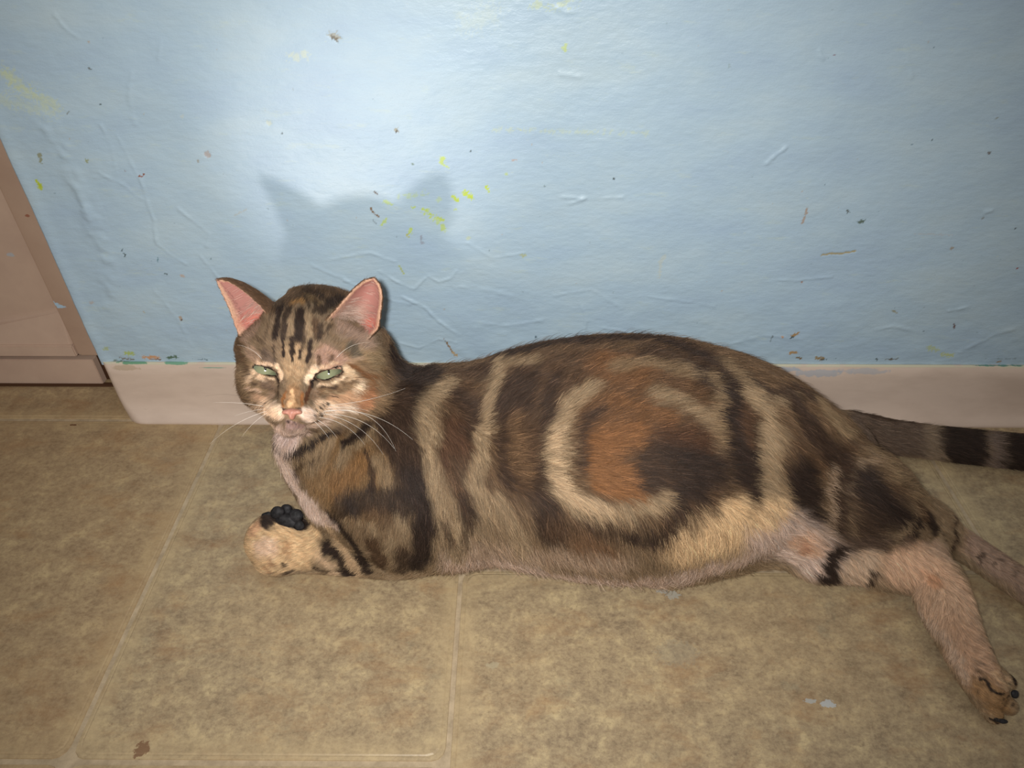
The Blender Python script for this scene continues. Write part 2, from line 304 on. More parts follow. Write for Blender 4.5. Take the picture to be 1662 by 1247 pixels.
for a in [
    ([(538, 58), (546, 60)], 6, (158, 160, 150), .9, .0006), ([(540, 62), (545, 64)], 3, (110, 105, 92)), ([(643, 211)], 5, (150, 148, 130), .9), ([(643, 213)], 2.5, (84, 76, 58)), ([(457, 217)], 2.2, DK),
    ([(437, 200)], 5, (188, 200, 190), .8, .0005), ([(296, 188)], 4, (180, 194, 196), .8), ([(335, 251), (338, 250)], 5, (170, 160, 156), .8, .0005), ([(321, 262)], 3, (150, 146, 132), .8),
    ([(166, 62)], 1.8, DK), ([(144, 110), (148, 111)], 2, (110, 116, 116)), ([(163, 169)], 1.6, DK), ([(110, 184), (112, 182)], 2.5, (130, 134, 128)), ([(113, 225)], 2, TN),
    ([(64, 250), (66, 264)], 3, (138, 138, 98), .8), ([(62, 296), (65, 305)], 5, (178, 194, 60)), ([(141, 260)], 3.5, (146, 152, 102), .9), ([(203, 278)], 2.4, (140, 120, 116), .7),
    ([(227, 287), (231, 286), (235, 283)], 2.3, RD), ([(46, 343)], 2, (150, 120, 104)), ([(198, 406)], 2.4, DK), ([(203, 416), (202, 413)], 2.2, DK), ([(256, 418), (256, 425)], 1.6, (96, 130, 140), .8), ([(268, 444), (270, 445)], 2.2, DK), ([(296, 448)], 4, (188, 162, 140), .8),
    ([(149, 491)], 4.5, (176, 164, 152), .6), ([(234, 506)], 2.5, TN, .8), ([(292, 515), (294, 518)], 4, (170, 150, 130), .9), ([(295, 519)], 2.2, (86, 80, 76)),
    ([(764, 246)], 2, DK), ([(669, 266)], 2.4, (110, 130, 116)), ([(608, 311), (612, 314)], 2, (112, 104, 98)), ([(602, 338), (608, 348), (614, 351)], 2, (128, 104, 80)), ([(605, 357), (611, 363)], 1.5, (110, 116, 116), .8),
    ([(718, 259)], 6, YG, .8, 0, .9), ([(715, 264), (728, 272)], 2.6, YG, .7), ([(736, 320), (742, 325)], 4.5, YG, .95), ([(756, 314), (764, 320)], 5.5, YG, .95, 0, .9), ([(789, 303), (793, 310)], 4, YG, .95), ([(739, 340)], 3, YG, .7),
    ([(688, 342), (700, 352), (716, 358)], 6, YG, .85, 0, 1.0, .35, .30), ([(700, 352), (712, 362)], 4, YG, .6, 0, 1.0), ([(718, 366), (720, 374)], 5, YG, .7), ([(668, 372), (665, 378)], 4.5, YG, .8), ([(662, 383)], 3, (178, 178, 60), .9), ([(670, 337), (674, 336)], 3, YG, .8),
    ([(625, 328), (635, 331)], 4, YG, .6), ([(650, 322), (690, 314)], 7, YG, .35, 0, 1.0, .5, .4), ([(627, 356), (618, 366)], 3, YG, .7), ([(712, 324)], 6, YG, .35), ([(648, 432), (655, 445)], 2.5, (170, 178, 80), .7), ([(822, 283)], 3, YG, .6),
    ([(760, 387)], 5, (192, 202, 150), .5), ([(847, 414), (851, 415)], 4, (178, 184, 130), .7), ([(794, 407)], 2.2, DK), ([(684, 383), (682, 395), (688, 395)], 2.2, (140, 140, 150), .6, 0, 1, .35, .3), ([(884, 302)], 2, (96, 110, 112)), ([(995, 289), (997, 291)], 2.2, DK), ([(846, 212)], 2, (150, 160, 166)), ([(832, 260), (838, 260)], 2, (180, 160, 150), .8),
    ([(1183, 107)], 3.5, (150, 170, 176), .7), ([(1516, 77)], 1.6, DK), ([(1513, 228)], 1.6, DK), ([(1481, 235)], 1.8, (110, 130, 140)), ([(1618, 192)], 3, (140, 146, 138), .8), ([(1605, 248)], 3, (112, 108, 104)), ([(1355, 90)], 1.6, (140, 110, 120)),
    ([(1311, 338), (1306, 352), (1302, 362)], 2.6, (168, 150, 136), .9), ([(1375, 343), (1377, 345)], 2.6, (106, 116, 116)), ([(1394, 361), (1402, 359)], 4, GRN), ([(1426, 342)], 1.6, DK), ([(1338, 300)], 1.5, DK),
    ([(1335, 415), (1350, 412), (1365, 413), (1388, 408)], 2.6, (166, 156, 124), 1, .0004, .5), ([(1302, 459)], 3, (158, 130, 116)), ([(1546, 403)], 3.5, (160, 146, 128), .8), ([(1651, 436)], 2, (150, 70, 56)), ([(1595, 355)], 3, (130, 130, 124), .7), ([(1648, 371)], 2, DK), ([(1545, 382), (1485, 380)], 2, (180, 170, 160), .3),
    ([(1080, 416), (1072, 425), (1070, 450)], 4, (192, 196, 180), .45), ([(725, 556), (733, 568), (738, 577)], 2.4, (150, 122, 86), 1), ([(736, 573), (741, 577)], 4, (186, 160, 120), 1), ([(870, 548)], 3.6, (84, 100, 110), .9), ([(720, 548), (728, 562)], 1.4, (130, 110, 90), .8),
    ([(1270, 547)], 4, (190, 150, 120)), ([(1286, 545), (1294, 541)], 4.5, (166, 134, 92)), ([(1282, 549), (1288, 546)], 2, DK), ([(1283, 573), (1292, 572)], 4.5, (172, 140, 98)), ([(1295, 581), (1299, 582)], 3.5, (128, 110, 80)), ([(1325, 581), (1335, 583)], 4.5, (150, 128, 90)), ([(1332, 584), (1342, 584)], 2, DK),
    ([(1206, 582), (1214, 583)], 3.5, (96, 92, 92), .9), ([(1250, 554), (1254, 546)], 2.4, (110, 120, 124), .8), ([(1356, 582)], 2, DK), ([(1440, 584), (1456, 583)], 3, (110, 108, 100)), ([(1423, 583), (1424, 585)], 2, DK), ([(1510, 565), (1520, 568)], 6, (180, 190, 120), .6, 0, 1), ([(1530, 576), (1545, 577)], 5, (186, 192, 110), .7, 0, 1), ([(1549, 527), (1549, 534)], 2.2, (106, 80, 76)), ([(1500, 538)], 2, DK), ([(1449, 505), (1456, 508)], 3, (150, 146, 120), .8), ([(1621, 588)], 4, (150, 124, 96)), ([(1600, 583), (1655, 582)], 1.6, (100, 110, 110), .6, 0, 1, .35, .4),
    ([(12, 120), (30, 138), (62, 160), (85, 172)], 14, (200, 208, 146), .55, 0, .9, .9), ([(0, 160), (40, 172), (80, 180)], 16, (198, 208, 168), .35, 0, .9, .9), ([(760, 40), (800, 20)], 20, (200, 212, 196), .3, 0, .9, .9), ([(870, 10), (930, 5)], 8, (196, 206, 150), .5, 0, 1, .6, .3), ([(918, 76)], 6, (190, 206, 110), .7, 0, 1), ([(800, 210), (1050, 216)], 5, (196, 206, 160), .35, 0, 1, .8, .3), ([(470, 92), (500, 90)], 7, (204, 210, 176), .45, 0, 1, .8, .25),
    ([(205, 574), (214, 574)], 5, (170, 186, 70), .8, 0, .9), ([(172, 566)], 6, (166, 178, 90), .6, 0, .9), ([(232, 580), (256, 580)], 4.5, (200, 150, 108), .95, 0, .8), ([(274, 581), (286, 579)], 4, (84, 110, 88), .95, 0, .9), ([(196, 582), (215, 584)], 3, (120, 104, 84), .8, 0, 1), ([(310, 583), (345, 584)], 1.8, (92, 112, 120), .8, 0, 1, .4, .3), ([(245, 583), (262, 584)], 1.8, (120, 84, 60), .9, 0, 1), ([(185, 586), (225, 590)], 3.5, (100, 112, 92), .7, 0, 1), ([(400, 340), (380, 350)], 2, TN, .3)]:
    mark(*a)
# sprinkle of tiny specks, more of them low on the wall
sr = np.random.default_rng(21)
for _ in range(110):
    px, py = sr.uniform(40, 1655), 575 - 560*sr.random()**1.5
    mark([(px, py)], sr.uniform(1.2, 2.2), [(140, 150, 154), (176, 160, 140), (120, 136, 142), (190, 200, 190)][sr.integers(4)], sr.uniform(.4, .8))
nx, nz = GX.shape
V = np.stack([GX, WY-hgt, GZ], -1).reshape(-1, 3)
i = np.arange(nx-1)[:, None]*nz + np.arange(nz-1)[None]
Fq = np.stack([i, i+nz, i+nz+1, i+1], -1).reshape(-1, 4)
k = len(V); back = np.array([[XL, .78, 0], [XL, .78, 1.1], [1.1, .78, 0], [1.1, .78, 1.1]])
edge = np.arange(nz); rb = np.stack([np.full(nz, XL), np.full(nz, .78), zs], -1)
V = np.concatenate([V, rb]); Fr = np.stack([edge[:-1], edge[1:], k+edge[1:], k+edge[:-1]], -1)
me = np_mesh('wall_back', V, np.concatenate([Fq, Fr]))
ca = me.color_attributes.new('paint', 'FLOAT_COLOR', 'POINT')
pc = np.concatenate([pcol.reshape(-1, 4), np.tile([*lin((170, 200, 220)), 0.0], (nz, 1))]).astype(np.float32)
ca.data.foreach_set('color', pc.ravel())
wall = link('wall_back', me, M_wall); tag(wall, kind='structure')

# ------------------------------------------------------------------ cove base (swept profile, wraps round the wall's end)
prof = [(0.0, 0.0695), (0.0022, 0.0700), (0.0030, 0.0690), (0.0032, 0.055), (0.0034, 0.040), (0.0038, 0.028), (0.0048, 0.020), (0.0070, 0.0125), (0.0100, 0.0065), (0.0130, 0.0028), (0.0138, 0.0010), (0.0130, -0.001)]
def cove(o, z):
    c = min(.026, .0012+o*1.8); sx = .30
    row = [(1.05 - t*(1.05-XL-c-.001), WY-o, z) for t in np.linspace(0, 1, 40)]
    for a in np.linspace(0, 90, 12):
        q = math.radians(a); row.append((XL+c-(c+o*sx)*math.sin(q), WY+c-(c+o)*math.cos(q), z))
    return row + [(XL-o*sx, WY+t, z) for t in np.linspace(c+.001, 0.044, 4)]
rows_ = [cove(o, z) for o, z in prof]; n = len(rows_[0]); V = [p for row in rows_ for p in row]
Fq = [(a*n+j, (a+1)*n+j, (a+1)*n+j+1, a*n+j+1) for a in range(len(rows_)-1) for j in range(n-1)]
base = link('baseboard_back', np_mesh('baseboard_back', V, Fq), M_cove); tag(base, kind='structure')

# ------------------------------------------------------------------ cabinet beyond the wall's end
CYF = 0.600
cab = bpy.data.objects.new('cabinet', None); COL.objects.link(cab); cab.location = (XL-0.25, 0.65, 0)
tag(cab, 'pinkish painted cabinet with a recessed panel door left of the blue wall', 'cabinet')
bpy.context.view_layer.update()
def cab_part(name, bm, mat=M_cab, groove_tone=None, bevel=0.0):
    if bevel: bmesh.ops.bevel(bm, geom=bm.edges[:], offset=bevel, segments=2, affect='EDGES')
    bmesh.ops.translate(bm, verts=bm.verts, vec=-cab.location)
    me = bm_mesh(name, bm); at = me.attributes.new('groove_tone', 'FLOAT', 'POINT')
    if groove_tone:
        at.data.foreach_set('value', [groove_tone(v.co + cab.location) for v in me.vertices])
    return link(name, me, mat, cab, smooth=False)
zd = at_y(60, 577.5, CYF)[2]
bm = bmesh.new(); box(bm, XL-0.6, XL+0.10, CYF+0.012, 0.85, 0.0, 0.9); cab_part('body', bm, M_gap)
bm = bmesh.new(); box(bm, XL-0.6, at_y(161, 600, CYF)[0]-0.004, CYF+0.002, CYF+0.011, 0.001, zd-0.0068); cab_part('toe_kick', bm, bevel=0.0006)
# door: stile, rail and a panel with a wide sloping foot
p1 = at_y(83, 488, CYF); p2 = at_y(120, 559, CYF)
xp = 0.5*(p1[0]+p2[0]); zr = at_y(60, 560, CYF)[2]; zl = at_y(40, 512, CYF+.008)[2]
door = bpy.data.objects.new('door', None); COL.objects.link(door); door.parent = cab
def sub(o, p): o.parent = p; return o
bm = bmesh.new(); box(bm, xp, XL+0.09, CYF-0.002, CYF+0.012, zd, 0.86); sub(cab_part('stile', bm, bevel=0.0030, groove_tone=lambda p: max(0, 1-abs(p.x-xp-.001)/.006)*.75), door)
bm = bmesh.new(); box(bm, XL-0.6, xp-.0003, CYF-0.002, CYF+0.012, zd, zr); sub(cab_part('rail', bm, bevel=0.0012), door)
bm = bmesh.new()
N = 14; rows = [(zr-.002, CYF+0.0005), (zr+.001, CYF+0.001), (zl-.0015, CYF+0.0085), (zl, CYF+0.0110), (zl+.003, CYF+0.0112), (0.86, CYF+0.0112)]
grid = []
for z, y in rows:
    sl = .20 if abs(z-zl) < .004 else 0
    s = [bm.verts.new((x, yy, z+(x-xp+.03)*sl*(x > XL-.3)-(.05*sl if x < XL-.3 else 0))) for x, yy in ((XL-.6, y), (xp-.16, y), (xp-.005, y), (xp+0.001, y+.004))]
    grid.append(s)
for a, b_ in zip(grid, grid[1:]):
    for j in range(3): bm.faces.new((a[j], a[j+1], b_[j+1], b_[j]))
sub(cab_part('panel', bm, groove_tone=lambda p: max(0, 1-abs(p.x-xp)/.006)*0.9), door)
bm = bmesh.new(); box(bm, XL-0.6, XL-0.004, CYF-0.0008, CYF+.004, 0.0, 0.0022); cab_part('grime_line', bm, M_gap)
# ------------------------------------------------------------------ the cat: one continuous body from a blended distance field
PX = lambda z: z/F                        # metres per pixel at optical depth z
def S(px, py, rpx, k=1.0, lift=0.0):
    """a ball whose outline is at (px,py) with radius rpx and that rests k radii above the floor"""
    d = ray(px, py)
    # CAM.z + d.z*t = k*rpx/F*t + lift
    t = (H-lift)/(k*rpx/F - d[2]); return (*(CAM+d*t), rpx/F*t)
HD = at_y(508, 585, 0.447); HZ = np.dot(HD-CAM, FW)       # optical depth of the head's centre
def Hp(px, py, rpx, dz=0.0):
    z = HZ-dz; return (*at_depth(px, py, z), rpx*z/F)
def D(px, py, rpx, z): return (*at_depth(px, py, z), rpx*z/F)
def zof(s): return float(np.dot(np.array(s[:3])-CAM, FW))

prims = []      # (group, kind, k, data)
def cone(g, k, a, b): prims.append((g, 'cone', k, np.array(a), np.array(b)))
def chain(g, k, *s):
    """a limb or trunk: a smooth curve of balls through the given ones"""
    P_ = np.array(s, float)
    if len(P_) > 2:
        E_ = np.vstack([2*P_[0]-P_[1], P_, 2*P_[-1]-P_[-2]]); out = []
        for i in range(1, len(E_)-2):
            for t in (0, .25, .5, .75):
                a, b_, c, d = E_[i-1:i+3]
                out.append(.5*(2*b_+(c-a)*t+(2*a-5*b_+4*c-d)*t*t+(3*b_-a-3*c+d)*t**3))
        P_ = np.array(out+[P_[-1]])
    prims.append((g, 'chain', k, P_, None))
def ell(g, k, c, axes, rot=None): prims.append((g, 'ell', k, np.array(c), (np.array(axes), np.eye(3) if rot is None else rot)))
# trunk
t0 = S(690, 762, 146, 1.0); t1 = S(800, 748, 158, .98); t2 = S(900, 740, 178, .95); t3 = S(1000, 740, 190, .93); t4 = S(1090, 740, 183, .95); t5 = S(1180, 744, 160, 1.0)
hip = S(1278, 752, 112, 1.15); rump = S(1345, 742, 70, 1.2)
chain('trunk', .03, t0, t1, t2, t3, t4, t5, hip, rump)
# neck, chest, shoulder
nk = Hp(556, 618, 62, -.018); ch = S(588, 752, 100, 1.05); sh = S(640, 760, 126, 1.0)
chain('trunk', .025, nk, D(604, 668, 88, zof(sh)*.5+zof(nk)*.5), sh, t0)
chain('trunk', .022, D(520, 690, 44, HZ+.012), D(525, 730, 50, zof(ch)-.005), ch, sh)
chain('trunk', .02, D(478, 720, 26, HZ+.004), D(510, 770, 34, zof(ch)-.01), D(560, 820, 44, zof(ch)-.02))
# tail
chain('tail', .012, S(1330, 712, 46, 1.0), S(1392, 702, 30, 1.05), S(1460, 711, 26, 1.0), S(1550, 722, 26, 1.0), S(1670, 735, 27, 1.0), S(1790, 752, 24, 1.0), S(1880, 775, 15, 1.0))
# near foreleg folded on the floor, paw curled with the pads up
el = S(655, 872, 60, 1.0)
chain('arm', .014, D(640, 800, 92, zof(sh)-.045), el, S(575, 888, 44, 1.0), S(505, 893, 35, 1.0), S(450, 892, 36, 1.0))
cone('arm', .010, S(452, 888, 40, 1.0), S(434, 878, 34, 1.15)); 
cone('arm', .010, S(438, 858, 20, 2.6), S(480, 862, 20, 2.4))
# curled toes over the pads
for q in ((418, 868, 15), (430, 855, 13)):
    cone('arm', .006, D(q[0], q[1]+16, q[2], zof(el)-.002), D(q[0]+4, q[1]-4, q[2]*.9, zof(el)-.000))
# hind legs: the lower one lies on the floor and comes forward to the paw
cone('lowleg', .02, S(1225, 858, 46, 1.0), S(1330, 882, 50, 1.0)); chain('lowleg', .016, S(1330, 885, 48, 1.0), S(1420, 908, 42, 1.0), S(1505, 930, 40, 1.0), S(1532, 975, 38, 1.0), S(1560, 1038, 33, 1.0), S(1585, 1088, 33, 1.0), S(1603, 1122, 29, 1.0))
toesH = [S(1634, 1108, 13, 1.6), S(1636, 1146, 14, 1.4), S(1612, 1160, 14, 1.0)]
toesB = [S(1598, 1078, 15, 2.2), S(1606, 1118, 15, 1.9), S(1594, 1134, 16, 1.0)]
for a, b_ in zip(toesB, toesH): cone('lowleg', .0018, a, b_)
# upper hind leg: thigh over the lower leg, shank running out of the picture
chain('highleg', .02, S(1290, 790, 104, 1.3), S(1375, 805, 86, 1.55), S(1440, 832, 60, 1.75), S(1500, 856, 40, 1.7))
chain('highleg', .014, S(1500, 858, 38, 1.7), S(1560, 884, 25, 1.6), S(1630, 930, 24, 1.4), S(1710, 985, 25, 1.1), S(1790, 1050, 25, 1.0), S(1840, 1090, 28, 1.0))
cone('belly', .03, S(1090, 868, 60, 1.0), S(1215, 850, 58, 1.0))
# head
R_ = lambda a: np.array([[math.cos(a), -math.sin(a)], [math.sin(a), math.cos(a)]])
BAS = np.stack([RT, UP, -FW])            # rows: right, up, towards the camera
def hell(px, py, dz, ax, roll=0.0, k=.010, g='head'):
    z = HZ-dz; m = np.array([[math.cos(roll), math.sin(roll), 0], [-math.sin(roll), math.cos(roll), 0], [0, 0, 1]])
    ell(g, k, at_depth(px, py, z), (ax[0]*z/F, ax[1]*z/F, ax[2]), m @ BAS)
hell(512, 570, 0.0, (98, 88, .046))
hell(500, 545, .012, (70, 62, .036))
hell(430, 613, .012, (37, 42, .028)); hell(578, 620, .006, (50, 50, .034))
hell(424, 566, .004, (34, 36, .026), k=.012); hell(592, 572, -.002, (38, 42, .030), k=.012)
hell(520, 486, -.004, (46, 16, .024), k=.012)
cone('head', .012, Hp(555, 650, 38, .010), Hp(500, 672, 24, .026))
cone('head', .012, Hp(430, 640, 24, .016), Hp(462, 676, 18, .032))
cone('head', .010, Hp(488, 592, 30, .026), Hp(479, 640, 24, .040)); cone('head', .006, Hp(479, 640, 21, .043), Hp(474, 658, 13, .051))
hell(454, 668, .040, (20, 18, .014), k=.008); hell(494, 671, .038, (26, 18, .014), k=.009)
hell(476, 690, .034, (20, 12, .013), k=.006)
hell(440, 588, .027, (26, 12, .014), roll=-.25, k=.008); hell(530, 590, .026, (32, 13, .015), roll=.22, k=.008)   # brows
hell(438, 622, .028, (24, 11, .013), k=.008); hell(536, 630, .025, (32, 13, .014), k=.008)                          # under the eyes
EYES = [(431, 602, -.32, 19, 4.6, .0385), (534, 607, .26, 22, 5.8, .0370)]
NE = 64
# ears: thin dished sheets
def ear_sheet(inner, outer, depthdir, dmax, dz_in, dz_out):
    def samp(pts, n):
        pts = np.array(pts, float); s = np.r_[0, np.cumsum(np.linalg.norm(np.diff(pts, axis=0), axis=1))]; s /= s[-1]
        # Catmull-like smoothing through cubic interpolation
        u = np.linspace(0, 1, n); x = np.interp(u, s, pts[:, 0]); y = np.interp(u, s, pts[:, 1])
        for _ in range(4): x[1:-1] = (x[:-2]+2*x[1:-1]+x[2:])/4; y[1:-1] = (y[:-2]+2*y[1:-1]+y[2:])/4
        return x, y
    n = NE; xi, yi = samp(inner, n); xo, yo = samp(outer, n)
    A = np.array([at_depth(a, b_, HZ-z) for a, b_, z in zip(xi, yi, np.linspace(dz_in[0], dz_in[1], n))])
    B = np.array([at_depth(a, b_, HZ-z) for a, b_, z in zip(xo, yo, np.linspace(dz_out[0], dz_out[1], n))])
    v = np.linspace(0, 1, NE); u = np.linspace(0, 1, n)
    dep = dmax*(1-u)**0.55
    P_ = A[:, None]*(1-v[None, :, None]) + B[:, None]*v[None, :, None]
    P_ = P_ + (dep[:, None]*(4*v*(1-v))[None]**0.8)[..., None]*np.array(depthdir)[None, None]
    return P_
dl = RT*0.75 + UP*0.42 + FW*0.6; dr = -RT*0.25 + UP*.05 + FW*0.95
EAR_L = ear_sheet([(438, 514), (424, 496), (404, 478), (384, 463), (366, 454), (354, 454)], [(392, 548), (384, 530), (377, 510), (368, 488), (358, 468), (353, 456)], dl/np.linalg.norm(dl), .021, (.034, .042), (.022, .042))
EAR_R = ear_sheet([(532, 518), (545, 503), (560, 486), (574, 470), (590, 457), (606, 452)], [(600, 548), (614, 532), (617, 508), (620, 485), (617, 465), (608, 453)], dr/np.linalg.norm(dr), .018, (.042, .044), (.026, .044))
EPTS = [EAR_L.reshape(-1, 3), EAR_R.reshape(-1, 3)]

def smin(a, b_, k):
    h = np.clip(0.5+0.5*(b_-a)/k, 0, 1); return b_*(1-h)+a*h - k*h*(1-h)
def p_sdf(p, pr, c=None, rad=0):
    if pr[1] == 'cone':
        a, b_ = pr[3], pr[4]; ab = b_[:3]-a[:3]; t = np.clip(((p-a[:3]) @ ab)/(ab @ ab+1e-12), 0, 1)
        return np.linalg.norm(p-a[:3]-t[:, None]*ab, axis=1) - (a[3]+(b_[3]-a[3])*t)
    if pr[1] == 'chain':
        P_ = pr[3]; d = np.full(len(p), 1.0)
        for a, b_ in zip(P_, P_[1:]):
            ab = b_[:3]-a[:3]; L2 = ab @ ab+1e-12
            if c is not None and np.linalg.norm((a+b_)[:3]/2-c)-.5*math.sqrt(L2)-max(a[3], b_[3]) > rad+.03: continue
            q = p-a[:3]; t = (q @ ab)/L2; s_ = (b_[3]-a[3])/math.sqrt(L2); s_ = max(-.95, min(.95, s_))
            pe = np.sqrt(np.maximum((q*q).sum(1)-t*t*L2, 0))
            t = np.clip(t + pe*s_/math.sqrt(1-s_*s_)/math.sqrt(L2), 0, 1)     # exact round cone
            d = np.minimum(d, np.linalg.norm(q-t[:, None]*ab, axis=1) - (a[3]+(b_[3]-a[3])*t))
        return d
    ax, m = pr[4]; q = (p-pr[3]) @ m.T
    k0 = np.linalg.norm(q/ax, axis=1); k1 = np.linalg.norm(q/(ax*ax), axis=1)+1e-9
    return np.where(k0 < 1, (k0-1)*ax.min(), k0*(k0-1)/k1)
def p_bound(pr):
    if pr[1] == 'cone':
        a, b_ = pr[3], pr[4]; return (a[:3]+b_[:3])/2, np.linalg.norm(a[:3]-b_[:3])/2+max(a[3], b_[3])
    if pr[1] == 'chain':
        P_ = pr[3]; c = P_[:, :3].mean(0); return c, (np.linalg.norm(P_[:, :3]-c, axis=1)+P_[:, 3]).max()
    return pr[3], pr[4][0].max()
BND = [p_bound(p) for p in prims]
GK = dict(trunk=.02, tail=.012, arm=.010, lowleg=.012, highleg=.012, belly=.03, head=.016)
EYEG = []
for (ex, ey, er, ew, eh, edz) in EYES:
    m = np.array([[math.cos(er), math.sin(er), 0], [-math.sin(er), math.cos(er), 0], [0, 0, 1]]) @ BAS
    z = HZ-edz; EYEG.append((at_depth(ex, ey, z), m, ew*z/F, eh*z/F))
def sdf(p, c=None, rad=0.0):
    out = np.full(len(p), 1.0); G = {}
    for pr, (bc, br) in zip(prims, BND):
        if c is not None and np.linalg.norm(bc-c)-br > rad+.05: continue
        d = p_sdf(p, pr, c, rad); g = pr[0]
        G[g] = d if g not in G else smin(G[g], d, pr[2])
    for g in ('trunk', 'belly', 'tail', 'arm', 'lowleg', 'highleg', 'head'):
        if g in G: out = smin(out, G[g], GK[g])
    for e in EPTS:
        if c is not None and np.abs(e-c).sum(1).min() > rad*1.8+.02: continue
        q = p.astype(np.float32); d = np.full(len(p), 9.0, np.float32); ee = e.astype(np.float32)
        for i in range(0, len(ee), 256):
            blk = ee[i:i+256]; dd = (q*q).sum(1)[:, None] + (blk*blk).sum(1)[None] - 2*q @ blk.T; d = np.minimum(d, dd.min(1))
        out = smin(out, np.sqrt(np.maximum(d, 0))-.0011, .004)
    for (ec, m, ew, eh) in EYEG:      # almond slit carved between the lids
        if c is not None and np.linalg.norm(ec-c) > rad+.03: continue
        q = (p-ec) @ m.T; w = np.clip(1-(q[:, 0]/ew)**2, 0, 1)
        d = np.sqrt(q[:, 0]**2*(eh/ew)**2*1.0 + q[:, 1]**2 + (np.maximum(np.abs(q[:, 2])-.010, 0))**2) - eh
        out = -smin(-out, d, .0012)
    return np.maximum(out, -(p[:, 2]-0.0002))
def mesh_sdf(fn, lo, hi, vox, nb_=16):
    import openvdb
    n = np.ceil((np.array(hi)-lo)/vox/nb_).astype(int); L = nb_*vox
    arr = np.full(n*nb_, 1.0, np.float32)
    cs = (np.stack(np.meshgrid(*[np.arange(k)+.5 for k in n], indexing='ij'), -1).reshape(-1, 3))*L + lo
    dc = fn(cs); half = L*0.866
    off = np.stack(np.meshgrid(*[np.arange(nb_)]*3, indexing='ij'), -1).reshape(-1, 3)*vox
    for idx, (c, d) in enumerate(zip(cs, dc)):
        i = np.unravel_index(idx, n); sl = tuple(slice(k*nb_, (k+1)*nb_) for k in i)
        if abs(d) > half*1.25+.002: arr[sl] = np.sign(d); continue
        arr[sl] = fn(off + (c-L/2), c, half).reshape(nb_, nb_, nb_)
    g = openvdb.FloatGrid(1.0); g.copyFromArray(arr)
    v, q = g.convertToQuads(0.0)
    return v*vox + lo, q.copy()
import time; T0 = time.time()
bv, bq = mesh_sdf(sdf, np.array([-.34, .10, -.004]), np.array([.66, .56, .26]), 0.0013)
print('body mesh', len(bv), len(bq), time.time()-T0)
BV = BVHTree.FromPolygons([tuple(x) for x in bv], [tuple(x) for x in bq.tolist()])
def hit(px, py):
    d = ray(px, py); d = d/np.linalg.norm(d); r = BV.ray_cast(Vector(CAM), Vector(d))
    return None if r[0] is None else np.array(r[0])
